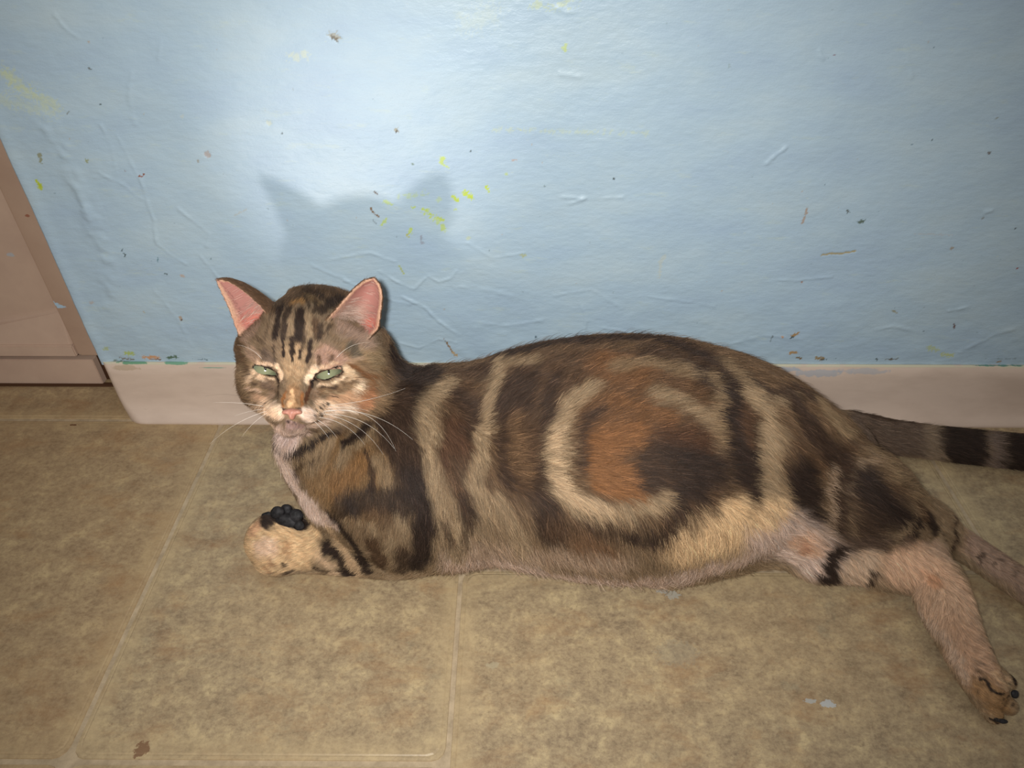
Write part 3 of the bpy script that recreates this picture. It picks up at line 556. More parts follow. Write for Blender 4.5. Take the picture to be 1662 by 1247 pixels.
# ---- coat colours: strokes laid on the body's own surface, then measured in 3-D
DK = (47, 36, 30); DB = (60, 45, 35); BR = (80, 60, 44); OR = (130, 88, 54); TN = (136, 114, 87); LT = (152, 130, 102); CRM = (216, 184, 142); WH = (208, 184, 168); GT = (128, 108, 86); PK = (196, 134, 124)
ST = [  # (colour, half width in px, softness, strength, points)
 # trunk: underlying warmth
 (LT, 60, .8, .6, [(700, 860), (760, 870)]), (WH, 26, .7, .8, [(740, 905), (800, 905), (900, 925), (1000, 938), (1100, 930), (1200, 905)]),
 ((166, 142, 120), 26, .9, .8, [(745, 888), (860, 898), (1000, 912)]),
 ((190, 166, 148), 17, .9, .9, [(735, 915), (800, 912), (900, 930), (1000, 944), (1100, 938), (1200, 908)]),
 (CRM, 50, .8, .95, [(1130, 880), (1200, 860), (1270, 838)]), (CRM, 26, .8, .9, [(1180, 835), (1240, 812)]),
 (BR, 60, .7, .9, [(860, 620), (950, 600), (1040, 610), (1120, 630)]), (BR, 60, .6, .9, [(1000, 720), (1080, 740)]), (DB, 50, .6, .95, [(1090, 745), (1140, 760)]),
 (DB, 22, .6, .95, [(740, 592), (820, 578), (900, 560), (960, 550), (1030, 548), (1100, 562), (1160, 590), (1210, 622)]),
 (DB, 28, .6, .8, [(1060, 575), (1130, 600)]), (OR, 34, .9, .45, [(985, 595), (1040, 612)]), ((90, 66, 46), 30, .8, .8, [(1075, 625), (1125, 632)]), ((108, 78, 52), 20, .8, .7, [(960, 640), (1000, 660)]), 
 (DK, 13, .8, .9, [(820, 582), (900, 564), (980, 554), (1060, 556), (1130, 578), (1190, 606), (1230, 628)]), (DB, 16, .8, .8, [(1225, 640), (1262, 648), (1290, 642)]),
 (DK, 20, .7, .9, [(1140, 612), (1162, 630)]), (OR, 14, .9, .5, [(1000, 650), (1050, 662), (1090, 680)]),
 (TN, 14, .8, .7, [(1000, 598), (1060, 590), (1120, 606)]),
 (DK, 34, .5, 1, [(655, 600), (690, 612), (680, 640), (665, 668)]), (DK, 14, .6, 1, [(640, 572), (680, 590), (740, 592)]),
 (BR, 26, .7, .8, [(760, 610), (735, 625)]), (DB, 20, .7, .7, [(775, 600), (800, 610)]),
 (LT, 20, .6, .95, [(722, 628), (697, 660), (690, 700), (697, 760), (712, 810), (733, 860), (742, 900)]), (TN, 16, .7, .8, [(745, 640), (735, 665)]),
 (BR, 28, .5, 1, [(752, 640), (748, 690), (742, 740)]), ((80, 56, 41), 22, .6, .9, [(744, 700), (738, 752)]), (DB, 14, .6, .9, [(745, 640), (768, 665), (765, 700)]), (BR, 13, .5, .95, [(745, 750), (752, 795), (758, 815)]),
 (DB, 13, .6, .95, [(758, 815), (766, 845)]), (DB, 8, .7, .8, [(722, 850), (730, 885)]), (DB, 7, .7, .7, [(752, 855), (748, 890)]),
 (LT, 13, .6, .95, [(812, 588), (802, 630), (795, 665), (788, 705), (782, 740), (768, 775), (778, 805), (795, 830)]), (LT, 16, .8, .6, [(835, 592), (860, 590)]), (LT, 16, .6, .8, [(812, 815), (838, 860), (848, 895)]),
 (DB, 32, .5, 1, [(845, 625), (838, 665), (840, 700)]), (BR, 34, .5, .95, [(840, 700), (845, 750), (848, 780)]), ((102, 78, 56), 16, .8, .8, [(838, 690), (845, 740), (862, 770)]), (DB, 10, .5, .95, [(818, 650), (816, 720), (824, 770), (835, 795)]),
 (DB, 13, .5, .95, [(905, 610), (890, 660), (884, 700), (880, 750), (884, 800)]), (BR, 12, .6, .9, [(866, 690), (868, 740)]),
 (DB, 24, .5, 1, [(882, 800), (892, 840), (902, 870)]), (BR, 20, .7, .8, [(905, 858), (935, 850), (960, 865)]), ((104, 76, 54), 18, .7, .8, [(940, 880), (985, 888)]),
 (LT, 17, .5, 1, [(962, 628), (930, 655), (913, 680), (906, 720), (906, 760), (912, 790), (935, 818), (975, 832), (1020, 834), (1062, 822), (1082, 810)]), ((186, 160, 128), 9, .7, .8, [(908, 700), (906, 770), (930, 812), (990, 830)]),
 (DB, 10, .7, .8, [(962, 850), (1000, 862), (1040, 874), (1070, 880)]), (DK, 14, .6, .9, [(1030, 868), (1062, 872), (1084, 862)]), (DB, 18, .6, .95, [(1080, 860), (1104, 830), (1120, 800)]), 
 (LT, 15, .7, .8, [(1065, 640), (1100, 652), (1130, 668), (1155, 688)]), (TN, 12, .8, .8, [(1158, 612), (1166, 650), (1165, 700), (1160, 730)]),
 ((104, 72, 46), 40, .7, .8, [(975, 690), (1030, 690)]), (OR, 30, 1, .8, [(978, 735), (985, 770), (1015, 782)]), (OR, 20, .8, .7, [(985, 715), (1030, 705)]), (OR, 10, .8, .8, [(968, 790), (1010, 800), (1050, 800)]),
 (DB, 11, .7, .9, [(945, 700), (948, 760)]), (DB, 11, .7, .85, [(950, 690), (975, 668)]), (DB, 30, .6, .95, [(1068, 735), (1060, 770)]), (DK, 34, .6, .95, [(1120, 730), (1150, 760), (1130, 800)]), ((84, 56, 38), 22, .8, .6, [(1090, 700), (1140, 712)]),
 (BR, 10, .7, .8, [(1160, 800), (1162, 835)]), (BR, 9, .7, .7, [(1128, 820), (1128, 855)]),
 # flank and hip
 (DK, 20, .5, 1, [(1182, 612), (1192, 660), (1198, 710), (1204, 770)]), (DK, 22, .5, 1, [(1212, 690), (1220, 750), (1226, 800)]), ((84, 60, 43), 12, .8, .8, [(1210, 670), (1218, 720)]), (DB, 12, .6, .9, [(1150, 590), (1190, 612), (1225, 628)]),
 (BR, 14, .7, .6, [(1238, 825), (1225, 830)]), (TN, 14, .7, .8, [(1178, 592), (1205, 618), (1215, 640)]), (DB, 12, .6, .8, [(1225, 632), (1262, 640), (1280, 634)]),
 (LT, 20, .5, 1, [(1222, 640), (1246, 668), (1250, 710), (1248, 750), (1254, 795), (1264, 818)]), (LT, 12, .7, .8, [(1262, 655), (1290, 648)]),
 (DB, 24, .5, 1, [(1290, 655), (1305, 680), (1320, 705), (1340, 735), (1372, 752)]), (DB, 14, .5, .9, [(1296, 634), (1325, 648)]), (BR, 22, .6, .8, [(1300, 735), (1315, 750)]), ((104, 78, 56), 10, .8, .6, [(1322, 748), (1332, 762)]),
 (DK, 36, .45, 1, [(1302, 780), (1310, 810)]), (DK, 18, .5, 1, [(1312, 835), (1330, 845)]), (LT, 12, .6, .7, [(1268, 700), (1264, 760), (1274, 800)]),
 (TN, 24, .5, 1, [(1340, 668), (1366, 695), (1392, 718)]), (BR, 13, .7, .8, [(1375, 728), (1400, 716), (1408, 712)]), (TN, 8, .6, .8, [(1425, 740), (1412, 728)]),
 (DB, 14, .5, 1, [(1368, 750), (1372, 790), (1368, 830), (1362, 862)]), ((172, 148, 124), 7, .8, .8, [(1350, 758), (1352, 790), (1352, 820), (1342, 852)]), ((166, 142, 116), 7, .8, .7, [(1424, 744), (1398, 758), (1384, 778), (1378, 800)]),
 (DB, 30, .6, .95, [(1405, 800), (1420, 840), (1410, 862)]), (DK, 26, .6, 1, [(1408, 785), (1435, 815), (1462, 838)]), (TN, 16, .7, 1, [(1442, 758), (1470, 790), (1500, 812)]), (BR, 12, .7, .8, [(1448, 790), (1470, 800)]),
 ((80, 64, 54), 22, .7, .9, [(1365, 880), (1420, 882), (1460, 878)]), (DB, 12, .6, .9, [(1345, 880), (1380, 900)]), (DK, 10, .6, 1, [(1486, 842), (1480, 870), (1472, 888)]), (LT, 8, .7, .9, [(1462, 858), (1452, 880), (1446, 892)]),
 (BR, 12, .6, .9, [(1490, 820), (1506, 842)]), (DK, 12, .5, .95, [(1508, 842), (1516, 862)]), (LT, 10, .7, .9, [(1532, 848), (1528, 878)]), (DB, 5, .4, 1, [(1550, 845), (1553, 868), (1542, 892)]), ((174, 148, 120), 12, .6, .9, [(1568, 862), (1562, 890)]), (BR, 5, .5, .8, [(1588, 868), (1578, 888)]),
 ((160, 134, 116), 26, .6, .95, [(1590, 885), (1640, 925), (1720, 990)]), (BR, 8, .6, .6, [(1580, 862), (1630, 890), (1680, 935)]), (DB, 4, .6, .8, [(1598, 892), (1590, 908)]), (DB, 4, .6, .8, [(1530, 852), (1532, 880)]), (DB, 6, .6, .8, [(1498, 872), (1492, 892)]), (DB, 3, .6, .7, [(1626, 905), (1618, 918)]), (DB, 3.5, .6, .7, [(1650, 925), (1640, 938)]),
 ((176, 150, 128), 16, .7, .9, [(1490, 895), (1530, 900)]),
 (WH, 46, .5, 1, [(1250, 862), (1300, 888), (1330, 910)]), (CRM, 26, .8, .9, [(1230, 845), (1260, 830)]), ((214, 172, 140), 22, .8, .8, [(1296, 876), (1320, 892)]), ((176, 120, 90), 8, .8, .6, [(1310, 880), (1304, 892)]),
 (DK, 15, .4, 1, [(1362, 890), (1350, 915), (1342, 948)]), ((206, 180, 154), 26, .5, 1, [(1402, 905), (1388, 940)]), (DB, 6, .4, .95, [(1416, 928), (1412, 962)]), (BR, 6, .6, .9, [(1442, 896), (1448, 925)]),
 ((214, 178, 148), 40, .5, 1, [(1470, 918), (1520, 938), (1545, 970)]), ((202, 170, 142), 36, .6, 1, [(1530, 980), (1560, 1030)]), ((190, 156, 128), 34, .6, 1, [(1560, 1040), (1600, 1100)]), ((200, 176, 154), 9, .8, .8, [(1500, 995), (1540, 1050), (1570, 1100)]),
 ((196, 140, 102), 8, .8, .6, [(1500, 930), (1520, 950)]), ((152, 118, 80), 26, .6, .9, [(1600, 1120), (1625, 1145)]), ((196, 166, 132), 9, .7, .9, [(1618, 1090), (1634, 1112)]),
 (DK, 4.6, .5, 1, [(1592, 1096), (1604, 1108), (1618, 1126), (1636, 1130), (1655, 1124)]), (DK, 5, .5, 1, [(1594, 1026), (1612, 1052), (1632, 1075), (1648, 1110)]), (DK, 4, .5, 1, [(1606, 1166), (1622, 1170), (1640, 1176)]), (DB, 1.6, .5, .9, [(1630, 1140), (1650, 1142)]), (DB, 6, .8, .5, [(1585, 1075), (1600, 1098)]),
 # tail
 ((98, 82, 70), 40, .3, 1, [(1400, 700), (1500, 715)]), (DB, 9, .7, .8, [(1390, 672), (1450, 678), (1510, 690)]), ((136, 118, 98), 15, .7, .9, [(1518, 690), (1516, 742)]), (DK, 34, .3, 1, [(1568, 695), (1568, 750)]), ((118, 102, 92), 13, .6, .95, [(1622, 700), (1620, 755)]), (DK, 34, .4, 1, [(1668, 705), (1665, 765)]), ((118, 102, 92), 13, .6, .9, [(1720, 710), (1718, 770)]),(DK, 34, .4, 1, [(1770, 710), (1768, 780)]),
 # chest, shoulder, foreleg
 ((134, 104, 70), 60, .7, .9, [(520, 760), (590, 780)]), (WH, 20, .5, 1, [(462, 706), (458, 735), (470, 770), (492, 808), (530, 842)]), (WH, 14, .6, 1, [(520, 830), (548, 852)]), (WH, 14, .6, 1, [(478, 704), (470, 730)]),
 (DB, 30, .6, 1, [(640, 640), (638, 690), (655, 735)]), (DK, 16, .6, .9, [(618, 668), (640, 640)]), (DB, 24, .7, .8, [(660, 720), (668, 760)]),
 (TN, 22, .6, 1, [(590, 700), (566, 728), (560, 745)]), (LT, 10, .7, .8, [(540, 722), (500, 742), (480, 752)]), (TN, 12, .7, .8, [(530, 745), (500, 762)]), (LT, 9, .7, .8, [(532, 702), (492, 722)]),
 (DK, 7, .45, 1, [(470, 738), (495, 728), (525, 712), (550, 700)]), (DK, 11, .45, 1, [(560, 722), (582, 705), (600, 685), (615, 668)]), (DB, 5, .6, .9, [(476, 768), (492, 757), (508, 748)]), (DK, 4, .5, .9, [(446, 718), (455, 732), (466, 740)]), (DK, 3.5, .5, .9, [(498, 704), (518, 696), (534, 686)]),
 ((124, 90, 56), 22, .8, .8, [(545, 790), (575, 765), (590, 750)]), (DB, 9, .6, .9, [(600, 735), (606, 765), (604, 795)]), (TN, 13, .6, .9, [(614, 748), (628, 770), (630, 785)]), (DB, 14, .7, .8, [(650, 770), (650, 800)]),
 (DK, 24, .6, .9, [(575, 818), (610, 808), (650, 815)]), (DK, 18, .7, .8, [(550, 822), (570, 825)]), (BR, 14, .8, .6, [(600, 835), (630, 840)]), (DK, 20, .5, 1, [(668, 770), (682, 820), (690, 870), (676, 918)]),
 (LT, 5, .6, .9, [(556, 838), (590, 850), (630, 868)]), (DK, 12, .5, 1, [(538, 832), (562, 860), (584, 895), (596, 925)]), (BR, 15, .6, 1, [(608, 880), (616, 915)]), (LT, 7, .6, .9, [(628, 875), (640, 905), (650, 930)]), (DB, 12, .6, .9, [(655, 890), (650, 925)]), (LT, 10, .6, .8, [(650, 842), (660, 860)]),
 ((190, 162, 128), 13, .6, 1, [(540, 862), (560, 895), (578, 932)]), (DK, 10, .45, 1, [(506, 856), (522, 878), (545, 905), (566, 935)]), ((200, 172, 140), 7, .6, 1, [(508, 890), (530, 915), (550, 935)]), (DB, 5.5, .5, 1, [(498, 900), (510, 918), (530, 936)]),
 (CRM, 50, .4, 1, [(425, 885), (470, 880)]), ((220, 190, 164), 20, .8, .9, [(430, 890)]), ((204, 160, 126), 12, .8, .8, [(408, 862), (418, 850)]), ((184, 146, 108), 6, .7, .8, [(462, 880), (464, 905)]), (DB, 4.5, .5, .9, [(458, 918), (474, 934)]), ((170, 130, 96), 5, .7, .8, [(436, 915), (438, 928)]),
 (DK, 17, .5, 1, [(442, 842), (460, 838), (484, 850)]), (DK, 9, .5, 1, [(428, 842)]),
 # head
 (GT, 130, .2, 1, [(505, 580)]), ((138, 112, 84), 40, .8, .9, [(590, 590), (600, 640)]), ((130, 108, 82), 30, .8, .9, [(400, 600), (410, 630)]),
 ((80, 62, 46), 24, .7, .95, [(455, 495), (480, 482), (520, 478), (550, 488)]), ((156, 116, 70), 7, .8, .8, [(478, 492), (492, 490)]), ((110, 88, 60), 8, .8, .8, [(500, 480), (515, 495)]), (DK, 9, .6, .9, [(552, 484), (535, 492), (520, 506)]), (DK, 7, .6, .8, [(500, 472), (520, 480)]),
 (DK, 7, .5, 1, [(456, 500), (452, 520), (446, 545)]), (DK, 8, .5, 1, [(486, 505), (488, 530), (480, 550)]), (DK, 6, .5, .9, [(470, 502), (462, 525), (460, 545)]), (LT, 4, .7, .8, [(472, 520), (470, 545)]), (LT, 4.5, .7, .9, [(500, 510), (504, 540), (500, 556)]), (BR, 6, .7, .9, [(512, 520), (516, 545)]), (DK, 5, .6, .8, [(522, 530), (520, 548)]),
 ((180, 152, 118), 18, .8, .8, [(475, 575), (478, 600)]), (DK, 3.2, .5, 1, [(460, 552), (461, 578)]), (DK, 3.5, .5, 1, [(472, 550), (477, 585)]), (DK, 3, .5, 1, [(487, 548), (486, 580)]), (DK, 4, .5, 1, [(503, 552), (498, 586)]), (DK, 5, .6, .8, [(488, 535), (492, 560)]), (DB, 3, .6, .9, [(446, 560), (446, 584)]), (LT, 3, .6, .9, [(466, 555), (467, 582)]), (LT, 3, .6, .8, [(494, 560), (492, 588)]), (LT, 3, .6, .9, [(512, 560), (510, 590)]),
 ((104, 88, 76), 9, .7, .9, [(428, 572), (438, 584)]), (BR, 5, .7, .8, [(394, 580), (400, 600)]), (DB, 3.5, .7, .8, [(400, 612), (412, 622)]), ((172, 144, 122), 10, .8, .8, [(415, 580), (405, 568)]), (BR, 4, .7, .7, [(388, 560), (392, 590)]), (DB, 4, .7, .6, [(410, 545), (430, 556)]),
 ((176, 142, 124), 18, .8, .9, [(528, 578), (548, 588)]), (BR, 4, .6, .9, [(518, 580), (516, 592)]), (BR, 4, .7, .8, [(540, 576), (536, 584)]), ((86, 78, 66), 11, .7, .9, [(572, 562), (580, 574)]), ((150, 128, 98), 16, .8, .8, [(600, 560), (612, 590)]), ((96, 74, 50), 8, .8, .7, [(622, 600), (625, 630)]),
 ((228, 200, 170), 5, .6, 1, [(450, 594), (456, 604), (458, 616)]), ((228, 204, 176), 7, .6, 1, [(512, 600), (504, 610), (500, 620)]), ((206, 178, 150), 4, .6, .9, [(418, 590), (440, 592)]), ((200, 172, 144), 4, .7, .9, [(520, 596), (545, 590)]),
 ((214, 186, 156), 3.2, .5, 1, [(418, 612), (432, 617), (442, 617)]), ((212, 186, 156), 3.6, .5, 1, [(518, 624), (540, 623), (560, 612)]), ((204, 178, 146), 8, .7, .95, [(562, 600), (572, 612)]), ((224, 198, 168), 7, .6, 1, [(588, 626), (580, 636)]),
 ((112, 74, 44), 5, .5, .95, [(570, 592), (582, 600), (592, 612), (615, 614)]), ((112, 74, 44), 4, .5, .9, [(600, 618), (606, 634)]), ((170, 118, 84), 12, .8, .9, [(600, 640), (590, 655)]), ((196, 156, 122), 13, .8, .9, [(570, 646), (545, 650)]), 
 ((116, 92, 68), 8, .7, .9, [(520, 634), (550, 632)]), (DB, 2, .6, .9, [(522, 629), (545, 628)]), (DB, 2, .6, .9, [(530, 642), (548, 644)]), (LT, 2.5, .6, .9, [(528, 636), (556, 638)]), ((150, 124, 102), 9, .8, .8, [(508, 640), (512, 650)]),
 ((104, 84, 68), 8, .7, .9, [(426, 624), (440, 630)]), ((200, 170, 144), 3.5, .6, .9, [(402, 628), (420, 634)]), (BR, 2, .6, .9, [(405, 636), (422, 638)]), ((196, 160, 130), 7, .8, .9, [(415, 645), (430, 648)]), ((150, 124, 104), 6, .8, .8, [(440, 640), (445, 646)]),
 (DB, 3, .5, 1, [(448, 612), (452, 628), (452, 646)]), ((86, 56, 38), 4, .6, 1, [(505, 622), (499, 634), (497, 650)]),
 ((170, 142, 110), 11, .7, .9, [(476, 605), (476, 622)]), ((154, 118, 84), 12, 1.1, .85, [(476, 634), (475, 654)]), ((214, 176, 134), 3.5, .8, .8, [(474, 636), (472, 656)]), ((150, 98, 56), 4, .7, .9, [(461, 640), (459, 656)]), ((150, 98, 56), 4, .7, .9, [(490, 640), (490, 656)]),
 ((232, 208, 182), 12, .7, 1, [(446, 664), (450, 672)]), ((220, 190, 160), 12, .8, .95, [(430, 660), (440, 668)]), ((226, 202, 184), 11, .9, .95, [(498, 670), (505, 676)]), ((224, 194, 164), 14, .8, .95, [(520, 664), (540, 664)]), ((218, 194, 172), 10, .8, .9, [(545, 668), (570, 662)]), ((150, 126, 100), 8, .8, .8, [(540, 686), (570, 676)]), ((206, 180, 160), 9, .8, .9, [(505, 690), (530, 682)]),
 ((70, 50, 44), 2.2, .5, 1, [(458, 662), (468, 664), (480, 664), (489, 662)]), ((160, 132, 124), 9, .6, .95, [(470, 692), (488, 692)]), ((50, 38, 36), 1.8, .5, 1, [(474, 681), (474, 686), (466, 689)]), ((50, 38, 36), 1.6, .5, .9, [(474, 686), (484, 690)]),
 ((208, 184, 174), 14, .7, 1, [(462, 705), (470, 712)]), ((206, 178, 150), 9, .9, .9, [(412, 660), (428, 676), (446, 690)]), ((204, 178, 162), 9, .9, .85, [(452, 696), (470, 702), (500, 700)]),
 ((162, 138, 122), 14, .9, .85, [(556, 532), (580, 545), (600, 556)]), ((158, 132, 114), 12, .9, .8, [(402, 545), (418, 530)]), ((196, 172, 150), 4, .8, .9, [(446, 652), (440, 662)]), ((206, 178, 148), 5, .8, .8, [(415, 600), (400, 618)]),
 ((78, 60, 46), 2.2, .6, .8, [(406, 604), (398, 612)]), ((92, 70, 50), 2.5, .7, .8, [(560, 622), (585, 618)]), ((170, 142, 116), 4, .8, .7, [(560, 590), (590, 580)]), (DK, 3, .6, .8, [(494, 484), (500, 500)]), (DK, 4, .6, .8, [(512, 490), (508, 506)]), (DK, 3, .6, .7, [(538, 520), (532, 540)]), (DB, 3, .7, .7, [(436, 530), (430, 548)]),
]
for (x, y) in ((431, 655), (436, 660), (441, 665), (434, 664), (439, 669), (428, 660), (513, 666), (520, 663), (527, 660), (534, 657), (510, 674), (518, 672), (526, 670), (515, 680)): ST.append((DK, 2.3, .5, 1, [(x, y), (x+1.5, y+1)]))
for (ex, ey, er, ew, eh, edz) in EYES:      # dark lid rims with a tear line
    ring = [(ex+(ew+1.5)*math.cos(a)*math.cos(er)-(eh+1.5)*math.sin(a)*math.sin(-er)*-1, ey-(ew+1.5)*math.cos(a)*math.sin(er)-(eh+1.5)*math.sin(a)*math.cos(er)) for a in np.linspace(0, 2*math.pi, 21)]
    ST.append(((34, 25, 22), 2.4, .4, 1, ring))
ST.append(((34, 25, 22), 2.2, .5, 1, [(446, 608), (450, 614), (453, 624)])); ST.append(((34, 25, 22), 2.6, .5, 1, [(516, 612), (508, 618), (503, 628)]))
ST3 = []
for (c, w, soft, a, pts) in ST:
    if min(p[0] for p in pts) > 640 and 550 < pts[0][1] and w > 5: soft = min(1.15, soft*1.75)
    pp = []
    for (p, q) in zip(pts, pts[1:] if len(pts) > 1 else pts):
        n = max(1, int(math.hypot(q[0]-p[0], q[1]-p[1])/5))
        pp += [(p[0]+(q[0]-p[0])*t/n, p[1]+(q[1]-p[1])*t/n) for t in range(n)]
    pp.append(pts[-1]); H3 = [hit(*p) for p in pp]; zs_ = [np.dot(h-CAM, FW) for h in H3 if h is not None]
    if not zs_:
        r = BV.find_nearest(Vector(at_depth(*pts[0], HZ))); H3 = [np.array(r[0])]; zs_ = [HZ]
    zz = sum(zs_)/len(zs_); P3 = np.array([h if h is not None else at_depth(*p, zz) for h, p in zip(H3, pp)] if len(zs_) > 1 or len(H3) == len(pp) else H3)
    ST3.append((lin(c), w*zz/F, soft, a, P3))
def warp(p):
    s = 130.0; q = p*s
    return np.stack([np.sin(q[:, 0]*1.0+2.1*np.sin(q[:, 1]*.9)+1.3*q[:, 2]), np.sin(q[:, 1]*1.1+1.7*np.sin(q[:, 2]*1.2)+.8*q[:, 0]), np.sin(q[:, 2]*1.2+1.9*np.sin(q[:, 0]*.8)+q[:, 1])], 1)
HC = at_depth(500, 590, HZ)
def coat(p):
    """base tabby tone by height on the body, then the strokes in order"""
    hd = np.linalg.norm(p-HC, axis=1); hw = np.clip((hd-.055)/.03, 0, 1)
    q = p + warp(p)*(0.0005+0.0011*hw)[:, None] + warp(p*2.7+.3)*(0.0005+0.0008*hw)[:, None] + warp(p*6.1+.9)*(0.0005+0.0003*hw)[:, None]
    z = p[:, 2]; c = np.outer(1-np.clip((z-.02)/.10, 0, 1), lin(LT)) + np.outer(np.clip((z-.02)/.10, 0, 1), lin((98, 77, 57)))
    bs = np.sin(p[:, 0]*75+3*np.sin(p[:, 2]*20)); fb = np.clip(bs*1.5, 0, .9)*np.clip((p[:, 1]-.50)/.02, 0, 1)   # stripes go on over the far side
    c = c*(1-fb[:, None])+lin(DB)*fb[:, None]
    for (col, w, soft, a, P3) in ST3:
        lo = P3.min(0)-w*1.3; hi = P3.max(0)+w*1.3
        m = np.nonzero(((q > lo) & (q < hi)).all(1))[0]
        if len(m) == 0: continue
        qq = q[m]; d = np.full(len(m), 9.0)
        for A, B in (zip(P3, P3[1:]) if len(P3) > 1 else [(P3[0], P3[0])]):
            ab = B-A; t = np.clip(((qq-A) @ ab)/(ab @ ab+1e-12), 0, 1)
            d = np.minimum(d, np.linalg.norm(qq-A-t[:, None]*ab, axis=1))
        f = np.clip((w*(1+soft*.5)-d)/(w*soft+1e-9), 0, 1); f = (f*f*(3-2*f)*a)[:, None]
        c[m] = c[m]*(1-f)+col*f
    n3 = warp(p*4.3+.5); n4 = warp(p*11.0+.1); mo = np.exp(.13*n3[:, 0]+.10*n4[:, 1])[:, None]
    gold = np.clip(.5*n3[:, 2]*n4[:, 0], 0, .25)[:, None]
    return c*mo*(1-gold)+lin((120, 84, 50))*gold*c.mean(1, keepdims=True)/.12*.8
# ---- ears: pink skin inside the dish
def near_sheet(p, E_):
    kd = kdtree.KDTree(len(E_));
    for i, e in enumerate(E_): kd.insert(Vector(e), i)
    kd.balance(); return kd
EKD = [near_sheet(None, e) for e in EPTS]
EAX = []
for Es, dd in ((EAR_L, dl), (EAR_R, dr)):
    n_ = np.cross(Es[14, 48]-Es[14, 14], Es[48, 30]-Es[7, 30]); n_ /= np.linalg.norm(n_)
    if n_ @ FW > 0: n_ = -n_
    EAX.append(n_)
ESIDE = []
for Es, n_ in zip((EAR_L, EAR_R), EAX):       # which side of the sheet is the inside of the ear
    g = np.cross(np.gradient(Es, axis=1), np.gradient(Es, axis=0)); g /= np.linalg.norm(g, axis=2, keepdims=True)+1e-12
    if (g.reshape(-1, 3) @ n_).mean() < 0: g = -g
    ESIDE.append(g.reshape(-1, 3))
def ear_info(p, nrm):
    """(which ear or -1, u along, v across, how far it faces the inside)"""
    out = np.full((len(p), 4), -1.0)
    for k in (0, 1):
        m = np.nonzero(np.abs(p-EPTS[k].mean(0)).max(1) < .05)[0]
        for i in m:
            co, idx, d = EKD[k].find(Vector(p[i]))
            if d < .0028: out[i] = (k, (idx//NE)/(NE-1), (idx % NE)/(NE-1), ESIDE[k][idx] @ nrm[i])
    return out
def ear_paint(p, nrm, c, info):
    for k in (0, 1):
        m = np.nonzero((info[:, 0] == k))[0]
        front = info[m, 3] > -0.05; mm = m[front & (info[m, 1] > .04)]; u, v = info[mm, 1], info[mm, 2]
        pk = lin((152, 106, 97))*np.ones((len(mm), 1)); e = np.clip((np.abs(v-.5)-.45)/.04, 0, 1)[:, None]
        pk = pk*(1-e)+lin((184, 146, 122))*e
        lo_ = np.clip((.62-u)/.45, 0, .85)[:, None]*(1-e)*np.clip((.85-v)/.3, 0, 1)[:, None]; pk = pk*(1-lo_)+lin((146, 122, 106))*lo_
        hot = np.exp(-((u-.22)/.10)**2-((v-.85)/.12)**2)[:, None]; pk = pk*(1-hot*.7)+lin((196, 98, 78))*hot*.7
        c[mm] = pk
        bk = m[~front]; c[bk] = lin((84, 62, 44))
    return c
me = np_mesh('body', bv, bq)
vn = np.zeros(len(bv)*3, np.float32); me.vertices.foreach_get('normal', vn); vn = vn.reshape(-1, 3)
print('mesh', time.time()-T0)
info = ear_info(bv, vn); bc = ear_paint(bv, vn, coat(bv), info)
ca = me.color_attributes.new('coat', 'FLOAT_COLOR', 'POINT'); ca.data.foreach_set('color', np.c_[bc, np.ones(len(bc))].astype(np.float32).ravel())
print('coat', time.time()-T0)
M_skin, nt, b = mat_new('coat_underfur', .75, .15); nb = NB(nt)
a_ = nb.n('ShaderNodeAttribute', attribute_name='coat'); nb.l(a_.outputs['Color'], b.inputs['Base Color'])
nb.bump(nb.noise(nb.pos(), 700, 2, .6), .2, .0004, b)
cat_e = bpy.data.objects.new('cat', None); COL.objects.link(cat_e)
tag(cat_e, 'brown and orange tabby cat lying on the tiled floor against the blue wall', 'cat')
body = link('body', me, M_skin, cat_e)

